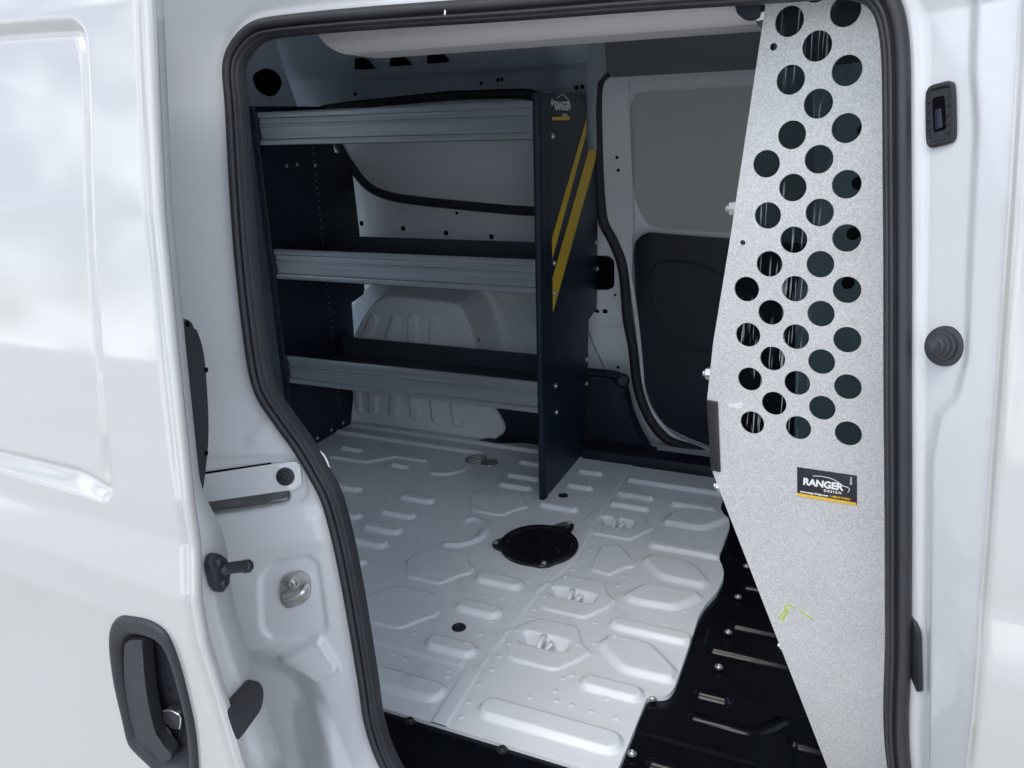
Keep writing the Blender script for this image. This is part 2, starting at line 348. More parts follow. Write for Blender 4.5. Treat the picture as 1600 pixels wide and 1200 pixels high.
# ------------------------------------------------------------------ setting
g = mesh_obj('ground', [(-300, -300, -.545), (300, -300, -.545), (300, 300, -.545), (-300, 300, -.545)], [(0, 1, 2, 3)], 'concrete')
tag(g, 'pale concrete ground under the van', kind='structure')
VAN = empty('cargo_van', (-.5, 1.57, -.545), 'white cargo van with its side door slid open', 'van')

# ------------------------------------------------------------------ cargo floor (stamped sheet, white)
fx = lambda p: floor_px(p)[:2]
XL, YF, YB = -2.06, .968, 2.36
edge_px = [(965, 1203), (987, 1150), (1005, 1105), (1011, 1090), (1018, 1085.5), (1034, 1088), (1046, 1084), (1053, 1075), (1058, 1063), (1081, 996), (1092, 962), (1102, 945), (1120, 925), (1130, 905), (1131, 893), (1127, 880), (1123, 873), (1126, 862), (1140, 822), (1139, 813), (1134, 807), (1127, 797), (1126, 790), (1140, 740)]
E2 = np.array([fx(p) for p in edge_px]); o_ = np.argsort(E2[:, 1]); E2 = E2[o_]
nyf, nxf = 500, 660
yv = np.linspace(YF, YB, nyf)
xe = np.interp(yv, E2[:, 1], E2[:, 0]); xe = np.where(yv > 2.10, np.maximum(xe, -.3 + (yv - 2.10) * 3), xe); xe = np.minimum(xe, -.15)
ker = np.hanning(9); ker /= ker.sum(); xe = np.convolve(np.pad(xe, 4, mode='edge'), ker, mode='valid')
uu = np.concatenate([np.linspace(0, .22, 60, endpoint=False), np.linspace(.22, 1, nxf - 60)])
GX = XL + uu[:, None] * (xe[None, :] - XL); GY = np.broadcast_to(yv[None, :], GX.shape).copy()
PT = np.stack([GX, GY], -1)
H = np.zeros_like(GX)
def rib(a, b, hw=.020, h=.0105, soft=.0105):
    """straight stamped rib between two photo points (kept parallel to the van's length)"""
    A, B = fx(a), fx(b); ym = (A[1] + B[1]) / 2
    return ribpts([(A[0], ym), (B[0], ym)], hw, h, soft)
def ribpts(pts, hw, h, soft):
    global H
    d = sdline(PT, pts) - hw; H = np.maximum(H, h * (1 - sstep(-soft * .75, soft * .35, d)))
def plate(px, h=.0042, soft=.0028, r=.18):
    global H
    poly = round_poly([fx(p) for p in px], r); d = sdf(PT, poly); H = np.maximum(H, h * (1 - sstep(-soft, soft, d)))
for a, b, hw in [((530, 677), (752, 709), .013), ((550, 667), (845, 707), .010), ((538, 702), (562, 705), .013), ((616, 729), (634, 731), .012),
        ((500, 757), (560, 764), .018), ((634, 778), (670, 784), .018), ((606, 801), (641, 808), .018), ((510, 800), (558, 807), .018),
        ((581, 823), (617, 831), .022), ((560, 845), (596, 852), .020), ((520, 870), (562, 881), .018), ((500, 815), (542, 823), .016), ((758, 905), (804, 915), .021), ((726, 949), (770, 959), .021), ((682, 1007), (729, 1018), .022),
        ((545, 1047), (676, 1080), .026), ((772, 1107), (948, 1163), .026), ((800, 744), (836, 750), .015), ((788, 759), (824, 765), .015), ((818, 724), (862, 731), .013), ((909, 738), (935, 742), .014), ((893, 760), (919, 765), .014),
        ((852, 790), (895, 798), .017), ((987, 750), (1125, 773), .014), ((971, 772), (1013, 780), .015), ((961, 788), (1006, 796), .015), ((1056, 788), (1108, 797), .016), ((1024, 851), (1117, 870), .018), ((968, 975), (1066, 1001), .019), ((924, 1067), (988, 1087), .020)]:
    rib(a, b, hw)
ribpts([fx(p) for p in [(521, 715), (572, 723), (619, 715), (663, 721)]], .011, .007, .011)
ribpts(catmull([fx(p) for p in [(677, 741), (697, 742), (719, 737), (731, 728)]], 5), .010, .007, .011)
ribpts(catmull([fx(p) for p in [(698, 852), (720, 852), (745, 844), (758, 830), (754, 818), (742, 812), (731, 814)]], 6), .012, .007, .013)
for px in [[(735, 777), (767, 766), (815, 774), (821, 787), (826, 795), (810, 797), (785, 808), (737, 800)],
           [(635, 876), (680, 857), (732, 868), (733, 884), (741, 890), (735, 898), (720, 901), (687, 915), (636, 903)],
           [(568, 936), (619, 917), (679, 929), (680, 948), (687, 956), (681, 965), (665, 969), (625, 985), (570, 973)],
           [(940, 854), (967, 852), (984, 872), (994, 880), (990, 887), (976, 888), (952, 900), (922, 891)]]:
    plate(px)
for px in [[(1034, 819), (1050, 803), (1075, 797), (1132, 806), (1139, 814), (1099, 829)], [(1004, 877), (1020, 869), (1075, 880), (1090, 891), (1107, 911), (1098, 919), (1031, 904)],
           [(976, 932), (1009, 914), (1088, 927), (1095, 936), (1055, 954), (984, 941)], [(936, 1008), (955, 994), (1015, 1007), (1057, 1050), (1050, 1068), (970, 1049)]]:
    plate(px, .0105, .0085, .22)
pads = [([(912, 813), (925, 803), (962, 797), (1006, 807), (1012, 820), (1021, 827), (1008, 833), (984, 845), (925, 834)], [(937, 806), (996, 817), (990, 828), (934, 822)]),
        ([(836, 922), (850, 915), (887, 900), (943, 911), (950, 930), (962, 940), (950, 950), (913, 967), (847, 952)], [(861, 915), (938, 931), (929, 948), (856, 932)]),
        ([(787, 990), (800, 983), (842, 968), (902, 980), (910, 1008), (923, 1020), (910, 1030), (868, 1049), (797, 1031)], [(815, 985), (895, 1003), (886, 1027), (807, 1004)])]
pit_c = []
for pad, pit in pads:
    plate(pad, .0045, .0028, .15)
for pad, pit in pads:
    q = np.array([fx(p) for p in pit]); c = q.mean(0); hx = (np.ptp(q[:, 0])) / 2 * .93; hy = np.ptp(q[:, 1]) / 2 * .95; pit_c.append((c, hx, hy))
    d = sdf(PT, round_poly([(c[0] - hx, c[1] - hy), (c[0] + hx, c[1] - hy), (c[0] + hx, c[1] + hy), (c[0] - hx, c[1] + hy)], .3))
    H = H - .022 * (1 - sstep(-.016, .002, d))
# overlapped sheet seams: shallow steps
s1 = [fx(p) for p in [(660, 1150), (735, 1033), (798, 953), (822, 925), (880, 872), (934, 784), (960, 745)]]
x1 = lambda y: np.interp(y, [p[1] for p in s1], [p[0] for p in s1])
H += .0024 * sstep(-.003, .003, GX - x1(GY)) - .0024 * sstep(-.003, .003, GX - x1(GY) - .03)
cs = [fx((585, 1004)), fx((748, 1050))]
yc = np.interp(GX, [cs[0][0], cs[1][0]], [cs[0][1], cs[1][1]]); H += .0018 * sstep(.0025, -.0025, yc - GY) * (GX < x1(GY))
# weld dimples
rng = np.random.RandomState(3)
dm = [(x1(y) + s + rng.uniform(-.006, .006), y + rng.uniform(-.01, .01)) for y in np.arange(1.0, 2.1, .045) for s in (-.018, .048)] + \
     [tuple(fx((u, v))) for u, v in [(615, 1022), (633, 1029), (700, 1048), (647, 990), (638, 999), (758, 932), (785, 936), (905, 1010), (930, 1005), (880, 1060), (870, 1095), (893, 1102), (924, 1112), (963, 1122), (948, 1092), (893, 1055), (975, 900), (1000, 845), (1018, 808), (1030, 795), (690, 770), (700, 780), (600, 870), (585, 880), (600, 905), (1070, 955), (1040, 975), (715, 800), (660, 840), (645, 852), (828, 1090), (868, 1080), (960, 1000), (930, 973), (965, 915)]]
for (a, b) in dm:
    i0 = (np.abs(GX - a) < .012) & (np.abs(GY - b) < .012); dd = np.hypot(GX[i0] - a, GY[i0] - b); H[i0] += .0022 * (1 - sstep(.001, .0065, dd))
fl = grid_obj('cargo_floor', np.stack([GX, GY, H], -1), 'floor', VAN, label='white painted sheet metal floor with stamped ribs')
# folded front and right rims of the floor sheet
rim = [(x, YF, 0) for x in np.linspace(XL, xe[0], 60)]
rim2 = [(xe[i], yv[i], H[-1, i]) for i in range(nyf)]
for pts in (rim, rim2):
    P = np.array(pts); Q = P.copy(); Q[:, 2] = -.012; grid_obj('floor_rim', np.stack([P, Q], 1), 'floor', VAN, smooth=False)
# tie-down loops in the pits
for c, hx, hy in pit_c:
    a = np.linspace(0, math.pi, 12)
    path = np.stack([c[0] - .004 + .0 * a, c[1] - .0 + hy * .78 * np.cos(a), -.017 + .021 * np.sin(a)], 1)
    sweep('tie_down_strap', path, [(-.011, -.003), (.011, -.003), (.011, .003), (-.011, .003)], (1, 0, 0), 'floor', VAN)
    tube('tie_down_loop', np.stack([c[0] + .004 + .013 * np.sin(a), c[1] - .004 + hy * .5 * np.cos(a), -.012 + .017 * np.sin(a)], 1), .0042, 'floor', VAN)
# ring on the floor
rc = floor_px((749, 722)); a = np.linspace(0, 2 * np.pi, 28, endpoint=False)
tube('tie_down_ring', np.stack([rc[0] - .012 + .032 * np.cos(a), rc[1] + .026 * np.sin(a), .010 + .006 * np.cos(a)], 1), .0045, 'steel', VAN, True, 8, (0, 0, 1))
lathe('ring_anchor', [(.028, .001), (.027, .006), (.015, .010), (.0001, .011)], rc + np.array([.034, .0, 0]), (0, 0, 1), 'steel', VAN)
# floor plugs
for p, r in [((717, 982), .014), ((880, 775.5), .013)]:
    q = floor_px(p); lathe('floor_plug', [(r * 1.1, .001), (r * 1.05, .004), (r * .8, .0042), (r * .7, .002), (.0001, .0025)], q, (0, 0, 1), 'rubber', VAN)
for p in [(717, 760), (773, 799), (735, 715), (641, 668)]:
    q = floor_px(p); lathe('floor_hole', [(.004, .0008), (.0001, .001)], q, (0, 0, 1), 'hole', VAN, 10)
# round access cover with three lugs
cc = np.array([-.643, 1.605, 0.0]); lugs = [floor_px(p) for p in [(775, 854), (889, 823), (850, 886)]]
th = np.linspace(0, 2 * np.pi, 144, endpoint=False)
la = [math.atan2(l[1] - cc[1], l[0] - cc[0]) for l in lugs]; lr = [np.hypot(*(l - cc)[:2]) for l in lugs]
R0 = .099
rr = np.full_like(th, R0)
for A_, r_ in zip(la, lr):
    dt = np.abs((th - A_ + np.pi) % (2 * np.pi) - np.pi); rr = np.maximum(rr, R0 + (r_ + .009 - R0) * (1 - sstep(.05, .33, dt)))
rings = [(1.0, -.001, 1), (1.0, .005, 1), (.985, .007, 1), (.97 * R0, .0072, 0), (.92 * R0, .0095, 0), (.88 * R0, .0095, 0), (.84 * R0, .0075, 0), (.80 * R0, .0045, 0), (.74 * R0, .004, 0), (.5 * R0, .0045, 0), (.0002, .005, 0)]
P = np.array([[(cc[0] + (rr[i] * f if k else min(f, rr[i])) * math.cos(th[i]), cc[1] + (rr[i] * f if k else min(f, rr[i])) * math.sin(th[i]), z + .003) for f, z, k in rings] for i in range(len(th))])
cov = grid_obj('access_cover', P, 'coverblack', VAN, False, True, label='round black access cover with three bolted lugs')
for l in lugs: bolt(l + np.array([0, 0, .0105]), (0, 0, 1), .0055, 'steel', cov)

# ------------------------------------------------------------------ black front floor with ribs, bolts and seams
bx_ = np.concatenate([np.linspace(-.5, .32, 240), np.linspace(.33, 1.25, 20)]); by_ = np.concatenate([np.linspace(.80, 1.75, 280), np.linspace(1.76, 2.36, 40)])
GX, GY = np.meshgrid(bx_, by_, indexing='ij'); PT = np.stack([GX, GY], -1); H = np.zeros_like(GX)
for a, b in [((1151, 970), (1260, 996)), ((1116, 1008), (1240, 1036)), ((1095, 1076), (1133, 1087)), ((1244, 1154), (1290, 1167)), ((1020, 1185), (1056, 1196)), ((1168, 911), (1230, 923))]:
    rib(a, b, .011, .0105, .009)
ribpts(catmull([fx(p) for p in [(1085, 1113), (1130, 1126), (1172, 1137), (1200, 1131), (1228, 1118), (1262, 1118)]], 5), .010, .008, .010)
for a, b in [((996, 1135), (1240, 1204)), ((1078, 996), (1101, 1001)), ((1124, 866), (1141, 868))]:
    A, B = fx(a), fx(b); yc = (A[1] + B[1]) / 2; mm_ = (GX > A[0] - .02) & (GX < max(B[0], A[0] + .03))
    H += np.where(mm_, .0045 * sstep(-.0018, .0018, GY - yc) * (1 - sstep(.01, .10, GY - yc)), 0)
H += .0025 * sstep(.0, .02, -.0 - (GY - .968))
H = H - .035 * sstep(.015, .035, np.interp(GY, yv, xe) - GX) * (GY > .97)
bf = grid_obj('front_floor', np.stack([GX, GY, H - .0125], -1), 'blackpaint', VAN, label='gloss black front floor with ribs and rivets')
for p in [(1166.4, 885), (1153, 933), (1137.7, 988), (1123, 1042.4), (1019.5, 1091.4), (987.3, 1177.5)]:
    q = floor_px(p, -.006); bolt(q, (0, 0, 1), .0062, 'zinc', bf, 'rivet')
# black sill plate in front of the white floor
GX, GY = np.meshgrid(np.linspace(-.86, .3, 120), np.linspace(.78, .99, 40), indexing='ij')
Z = np.full_like(GX, -.0075) - .03 * sstep(.86, .80, GY)
sill = grid_obj('sill_plate', np.stack([GX, GY, Z], -1), 'blackpaint', VAN)
for p in [(641, 1127), (785, 1172)]:
    bolt(floor_px(p, -.007), (0, 0, 1), .0075, 'plastic', sill, 'rivet')

# ------------------------------------------------------------------ door opening: weatherstrip and jamb
outer = [(410, 25), (385, 38), (370, 50), (350, 77), (344, 110), (347, 167), (353, 283), (362, 397), (377, 517), (390, 600), (417, 657), (453, 707), (480, 750), (498, 775), (512, 808), (520, 853), (531, 907), (547, 987), (560, 1072), (568, 1138), (587, 1200)]
inner = [(425, 62), (405, 67), (393, 80), (385, 95), (382, 115), (388, 167), (394, 283), (401, 397), (413, 525), (430, 607), (460, 645), (491, 688), (517, 736), (531, 773), (541, 819), (555, 867), (566, 925), (576, 995), (587, 1060), (598, 1120), (622, 1180)]
left = [((a[0] + b[0]) / 2, (a[1] + b[1]) / 2) for a, b in zip(outer, inner)]
right = [(1368, -14), (1384, 5), (1393, 28), (1398, 60), (1401, 110), (1402, 250), (1403, 400), (1403, 600), (1404, 800), (1404, 1000), (1405, 1200)]
top = [(500, 34), (612, 25), (800, 12), (1000, -4), (1200, -18), (1320, -26)]
L3 = [on_y(p, ys) for p in left]; T3 = [on_y(p, ys) for p in top]; R3 = [on_y(p, ys) for p in right]
zt = np.mean([p[2] for p in T3]); 
xb = L3[-1][0]; zb = L3[-1][2]
bot = [(xb + .035, .05), (xb + .08, .02), (xb + .17, .004), (-.1, .0), (.1, .0), (.16, .03), (.165, .12)]
bot3 = [np.array([x, ys(z), z]) for x, z in bot]
loop = catmull(L3 + bot3 + R3[::-1] + T3[::-1], 10, True)
# resample evenly
sg = np.linalg.norm(np.roll(loop, -1, 0) - loop, axis=1); cum = np.concatenate([[0], np.cumsum(sg)]); tot = cum[-1]
tt = np.arange(0, tot, .004); lc = np.vstack([loop, loop[:1]])
loop = np.stack([np.interp(tt, cum, lc[:, k]) for k in range(3)], 1)
def smooth_loop(a, k):
    ker = np.hanning(k + 2)[1:-1]; ker /= ker.sum()
    return np.stack([np.convolve(np.pad(a[:, i], k, mode='wrap'), ker, mode='same')[k:-k] for i in range(a.shape[1])], 1)
loop = smooth_loop(loop, 9); nl = len(loop)
# profile: o = away from the opening, d = towards the viewer
prof = [(.0175, -.012), (.018, .004), (.0155, .0105), (.010, .0145), (.003, .0145), (-.001, .011), (-.0025, .006), (-.004, .0055), (-.0055, .0095), (-.0085, .011), (-.0115, .009), (-.0125, .0045), (-.0145, .004), (-.0165, .003), (-.018, -.002), (-.0188, -.008), (-.0188, -.016)]
tl, ol, dl = frames(loop, (0, -1, 0), True)
ctr = loop.mean(0)
sgn = np.sign(((loop - ctr) * ol).sum(1).mean())
pr = np.array(prof) * np.array([.66, .8]); pr2 = catmull(pr, 3)
dv = np.array([0, -1.0, 0])
P = loop[:, None, :] + (ol * sgn)[:, None, :] * pr2[None, :, 0:1] + dv[None, None, :] * pr2[None, :, 1:2]
ws = grid_obj('weatherstrip', P, 'rubber', VAN, False, True, label='black rubber seal around the side door opening')
for px in ([(500, 704), (506, 709), (512, 719), (516, 731), (513, 728), (508, 716)], [(695, 15), (697, 17), (696, 24), (694, 22)]):
    prism('seal_nick', [on_y(p, lambda z: ys(z) - .016) for p in px], (0, -1, 0), .0006, 'smear', ws)
# ---- jamb: flange surface round the opening
ang = np.arctan2(loop[:, 2] - .58, loop[:, 0] + .36)
Dd = np.zeros((nl, 3))
LEFT, RIGHT, TOP, BOT = np.array([-.9, -.43, 0]), np.array([.77, -.64, 0]), np.array([0, -.33, .94]), np.array([0, -.9, -.42])
hx_ = (loop[:, 0] - (-.36)) / .42
wl = sstep(-.05, -.13, loop[:, 0] - (-.36)); 
for i in range(nl):
    x, _, z = loop[i]
    t_top = sstep(1.06, 1.115, z); t_bot = sstep(.09, .0, z); t_l = 1.0 if x < -.36 else 0.0
    side = LEFT if t_l else RIGHT
    v = side * (1 - t_top) * (1 - t_bot) + TOP * t_top + BOT * t_bot
    Dd[i] = v / np.linalg.norm(v)
Dd = smooth_loop(Dd, 15); Dd /= np.linalg.norm(Dd, axis=1)[:, None]
ss = np.concatenate([np.linspace(0, .012, 5, endpoint=False), np.linspace(.012, .30, 96)])
base = loop + ol * sgn * .008 + dv * (-.004)
P = base[:, None, :] + Dd[:, None, :] * ss[None, :, None]
isl = loop[:, 0] < -.36
isr = ~isl
# left side flattens out into the body skin; right side stops at the front door gap
skin = lambda z: yd(z) + .12
fskin = lambda z: yd(z) + .165
pts_e = [(1610, -160), (1597, 0), (1567, 400), (1546, 727), (1522, 1150)]
fe = [on_y(p, fskin) for p in pts_e]; fe.sort(key=lambda q: q[2])
k_ = np.polyfit([q[2] for q in fe], [q[0] for q in fe], 1); XF = lambda z: k_[0] * z + k_[1]
fl_ = P[:, :, 1] < skin(P[:, :, 2])
P[:, :, 1] = np.where(isl[:, None], np.maximum(P[:, :, 1], skin(P[:, :, 2]) + .0), P[:, :, 1])
rlim = .125
for i in range(nl):
    if isr[i] and .05 < loop[i, 2] < 1.09:
        tg = np.array([XF(base[i, 2]) + .004, fskin(base[i, 2]) + .012, base[i, 2]]); f_ = np.minimum(ss / .11, 1) + np.maximum(ss - .11, 0) * .02; P[i] = base[i] + (tg - base[i]) * f_[:, None]; Dd[i] = (tg - base[i]) / np.linalg.norm(tg - base[i])
PX = to_px(P); S = np.broadcast_to(ss[None, :], P.shape[:2])
nrm = np.cross(tl[:, None, :] * np.ones_like(P), Dd[:, None, :] * np.ones_like(P)); nrm /= np.linalg.norm(nrm, axis=2)[:, :, None]
nrm *= np.sign((nrm * (CAM - P)).sum(2))[:, :, None]
DSP = np.zeros(P.shape[:2])
K = 1 / 950.0
Lm = isl[:, None] & (S >= 0)
def dent(poly, depth, soft, side, r=.2):
    global DSP
    d = sdf(PX, round_poly(poly, r)) * K
    DSP = DSP + np.where(side, depth * (1 - sstep(-soft, soft, d)), 0)
LS = np.broadcast_to(isl[:, None], DSP.shape); RS = ~LS
DSP += np.where(LS, .004 * (1 - sstep(.004, .014, S)), 0)                                # rolled edge by the seal
dent([(405, 905), (425, 880), (480, 868), (497, 880), (512, 985), (490, 1000), (425, 1000), (408, 985)], -.005, .006, LS)            # striker recess
dent([(300, 820), (500, 795), (512, 850), (440, 858), (395, 872), (300, 900)], .006, .016, LS)
dent([(434, 1034), (499, 995), (530, 1044), (494, 1064), (480, 1056)], .010, .006, LS, .12)                                          # raised facet
dent([(441, 1032), (497, 1001), (524, 1040), (493, 1054)], -.003, .003, LS, .12)
dent([(370, 1040), (425, 1040), (470, 1065), (492, 1110), (500, 1260), (300, 1260)], -.030, .030, LS, .3)                            # hollow below it
dent([(455, 1120), (500, 1100), (560, 1260), (480, 1260)], .008, .014, LS, .3)
dent([(250, 716), (462, 712), (476, 722), (481, 772), (470, 786), (250, 815)], -.004, .004, LS, .06)                                  # track recess
dent([(250, 790), (300, 788), (440, 767), (450, 772), (448, 782), (430, 786), (300, 806), (250, 812)], -.024, .003, LS, .08)
dent([(425, 640), (455, 665), (470, 690), (400, 700), (385, 690)], .003, .012, LS, .3)
dent([(1410, -120), (1527, -120), (1516, 100), (1522, 200), (1512, 400), (1507, 560), (1490, 620), (1463, 648), (1449, 720), (1444, 1300), (1410, 1300)], -.006, .011, RS, .12)
DSP = DSP * np.where(RS, sstep(0.004, .02, S), 1)
PJ = P + nrm * DSP[:, :, None]
jb = grid_obj('door_jamb', PJ, 'jamb', VAN, False, True, label='white painted door jamb with stamped recesses')
def jamb_at(p, side):
    m_ = np.where(side, ((PX - np.array(p)) ** 2).sum(-1), 1e12); i, j = np.unravel_index(np.argmin(m_), m_.shape)
    return PJ[i, j], nrm[i, j]

def jamb_fit(poly, side):
    m_ = (sdf(PX, poly) < 0) & side; q = PJ[m_]; c = q.mean(0); n_ = np.linalg.svd(q - c)[2][2]; n_ = n_ if n_.dot(CAM - c) > 0 else -n_
    return c + n_ * max(0.0, ((q - c) @ n_).max() * .8), n_
# ---- track cover plate and slot on the left jamb
P0, n0 = jamb_at((430, 745), LS); pl = Pl(P0 + n0 * .0035, n0)
rcv = prism('track_cover', round_poly([pl.px(p) for p in [(300, 744), (424, 725), (463, 720), (470, 726), (472, 756), (463, 764), (300, 787)]], .12, 3), n0, .0028, 'jamb', VAN, .0012, label='white cover plate over the door track end')
q = pl.px((447, 744)) + n0 * .003; lathe('cover_screw', [(.0125, 0), (.0125, .0012), (.0105, .002), (.0075, .0022), (.0075, .006), (.005, .0065), (.0046, .003), (.0001, .003)], q, n0, 'plastic', rcv, 20)
pl = Pl(P0 + n0 * .0026, n0)
trk = prism('door_track', round_poly([pl.px(p) for p in [(300, 791), (440, 768), (450, 770), (450, 780), (425, 787), (300, 807)]], .1, 2), n0, .0006, 'track', VAN, label='metal door track, slot shade in its dark colour')
tube('track_lip', [pl.px(p) + n0 * .0015 for p in [(300, 805), (418, 787.5), (424, 783), (449, 778.5)]], .0011, 'steel', trk, k=6)
prism('cover_gap', [pl.px(p) + n0 * .0002 for p in [(300, 745.5), (424, 726), (424, 722.5), (300, 740.5)]], n0, .0004, 'hole', rcv)
# ---- striker
P0, n0 = jamb_fit([(440, 890), (488, 888), (488, 940), (440, 947)], LS); pl = Pl(P0 - n0 * .004, n0)
st = prism('striker', round_poly([pl.px(p) for p in [(440, 905), (447, 894), (472, 888), (486, 897), (488, 925), (476, 938), (450, 947), (440, 935)]],   .3, 3), n0, .0095, 'striker', VAN, .0015, label='zinc door striker plate with a loop')
for p, r in [((459, 904), .008), ((449, 926), .0055), ((479, 914), .0055)]:
    bolt(pl.px(p) + n0 * .0095, n0, r, 'steel', st)
pl = Pl(P0 + n0 * .0105, n0); a_, b_ = pl.px((449, 927)), pl.px((479, 915)); dn = np.array([0, 0, -1.0])
tube('striker_loop', catmull([a_, a_ + n0 * .009, a_ + n0 * .016 + (b_ - a_) * .12, b_ + n0 * .016 - (b_ - a_) * .12, b_ + n0 * .009, b_], 6), .0036, 'zinc', st)
# ---- latch pocket, rubber bumper and lower guide on the right jamb
P0, n0 = jamb_fit([(1450, 130), (1496, 128), (1496, 222), (1450, 230)], RS); pl = Pl(P0 + n0 * .001, n0)
rimp = round_poly([(1449, 145), (1455, 134), (1486, 126), (1494, 131), (1496, 215), (1488, 224), (1456, 232), (1450, 226)], .3, 3); inp = round_poly([(1459, 154), (1478, 149), (1481, 202), (1461, 208)], .15, 3); cen = np.array([1471, 179.])
ringsP = [(rimp, .0), (rimp, .0022), (cen + (rimp - cen) * .94, .0042), (cen + (rimp - cen) * .86, .0042), (cen + (rimp - cen) * .80, .0018), (cen + (rimp - cen) * .66, .0018)]
Pq = np.array([[pl.px(ring[i]) + n0 * h_ for ring, h_ in ringsP] for i in range(len(rimp))])
pk = sharp(grid_obj('latch_pocket', Pq, 'plastic', VAN, False, True, label='black plastic latch pocket on the white pillar'), 30)
prism('pocket_plate', [pl.px(p) for p in cen + (rimp - cen) * .7], n0, .0019, 'plastic', pk)
prism('pocket_opening', [pl.px(p) for p in inp], n0, .0023, 'hole', pk)
prism('pocket_tongue', round_poly([pl.px(p) for p in [(1464, 172), (1473, 169), (1476, 199), (1464, 203)]], .15, 3), n0, .0026, 'trim', pk, .0002)
for k in range(5):
    for ax_, dy in ((1454, 3), (1483, -5)):
        lathe('pocket_rivet', [(.0018, 0), (.0016, .001), (.0001, .0014)], pl.px((ax_, 156 + dy + k * 14)) + n0 * .002, n0, 'plastic', pk, 8)
P0, n0 = jamb_at((1472, 541), RS)
nb = (CAM - P0) / np.linalg.norm(CAM - P0) * .78 - rt * .6; nb /= np.linalg.norm(nb)
lathe('rubber_bumper', [(0.01849, -0.00516), (0.01849, 0.00172), (0.0172, 0.0043), (0.01376, 0.00516), (0.01333, 0.0086), (0.01307, 0.00989), (0.01101, 0.01032), (0.01075, 0.01419), (0.01032, 0.01505), (0.00843, 0.01548), (0.00791, 0.01978), (0.00757, 0.02021), (0.00602, 0.02064), (0.00568, 0.02494), (0.0043, 0.02709), (9e-05, 0.02795)], P0, nb, 'rubber', VAN, 32, label='black stepped rubber bumper on the white pillar')
P0, n0 = jamb_at((1432, 1010), RS); pl = Pl(P0 + n0 * .001, n0)
prism('lower_guide', round_poly([pl.px(p) for p in [(1420, 946), (1424, 948), (1440, 988), (1442, 1080), (1438, 1080), (1423, 1042), (1419, 1042)]], .06, 2), n0, .004, 'plastic', VAN, .001)

# ------------------------------------------------------------------ open sliding door
XD = lambda z: -.60 - .115 * (z - .5)
zz = np.concatenate([np.linspace(-.36, .2, 60, endpoint=False), np.linspace(.2, 1.24, 380)])
off = np.concatenate([np.array([0, .0015, .004]), np.linspace(.007, .50, 190), np.linspace(.52, 1.15, 16)])
GZ, GO = np.meshgrid(zz, off, indexing='ij'); GX = XD(GZ) - GO
rise = .085 * GO * sstep(.75, .5, GZ) * sstep(.35, .5, GZ)           # the shoulder crease climbs towards the rear
GY = yd(GZ - rise) - .010 * np.minimum(GO, .6) / .6 * 0
GY = GY + .006 * (1 - sstep(0, .007, GO))
P = np.stack([GX, GY, GZ], -1); PX = to_px(P)
bad = (P - CAM) @ R[:, :]; front = bad[..., 2] > .05
wo = round_poly([(-700, 100), (0, 35), (100, 28), (136, 33), (139, 100), (148, 400), (163, 600), (178, 785), (150, 779), (0, 738), (-700, 560)], .22, 5)
wo = catmull([(-700, 100), (-300, 62), (0, 35), (95, 28), (117, 31), (130, 43), (136, 62), (139, 120), (148, 400), (163, 600), (175, 735), (177, 766), (171, 780), (158, 784), (140, 778), (0, 737), (-300, 650), (-700, 540)], 5, True)
d = sdf(PX, wo); d = np.where(front & (GO < .5), d, 60 * np.sign(d))
wpx = 13 + 13 * sstep(650, 760, PX[..., 1]) * sstep(178, 110, PX[..., 0]) + 9 * sstep(110, 45, PX[..., 1]) * sstep(140, 90, PX[..., 0])
tq = np.clip(-d / wpx, 0, 1.6)
dep = .0115 * sstep(0, 1, tq) * .35 + .0115 * .65 * np.clip(tq, 0, 1) - .0045 * sstep(1.0, 1.5, tq)
P[..., 1] += dep
hb = [(176, 990), (181, 971), (190, 964), (200, 963), (231, 969), (253, 981), (266, 998), (281, 1037), (294, 1087), (305, 1139), (310, 1198), (308, 1228), (298, 1240), (280, 1236), (262, 1221), (244, 1199), (218, 1174), (205, 1157), (196, 1120), (184, 1068), (177, 1020)]
d = np.where(front, sdf(PX, hb), 99) * .0005
P[..., 1] += .006 * (1 - sstep(-.002, .006, d)) * 0 + .055 * (1 - sstep(-.012, -.003, d))
sdoor = grid_obj('sliding_door', P, 'paint', VAN, True, label='white sliding door slid back along the van side')
# hem: front edge rolled around to the inner shell
zh = np.linspace(-.36, 1.24, 300); yh = yd(zh); xh = XD(zh)
pr = [(0, .006), (.003, .002), (.008, .0015), (.0105, .006), (.0105, .0115), (.007, .0155), (.002, .0175), (-.02, .019)]
P = np.stack([np.stack([xh + a, yh + b, zh], 1) for a, b in catmull([(x, y) for x, y in pr], 4)], 1)
grid_obj('door_hem', P, 'paint', sdoor, True)
# inner shell end face (lower half) and inner side
zc = np.linspace(-.36, 1.24, 200)
thick = .016 + .032 * sstep(.66, .54, zc) + .008 * sstep(.5, .2, zc)
P = np.stack([np.stack([XD(zc) - .002 - .03 * k, yd(zc) + .017 + (thick if j else 0 * thick), zc], 1) for k, j in [(0, 0), (0, 1), (1, 1), (38, 1)]], 1)
sh = grid_obj('door_inner_shell', P, 'jamb', sdoor, True, smooth=False)
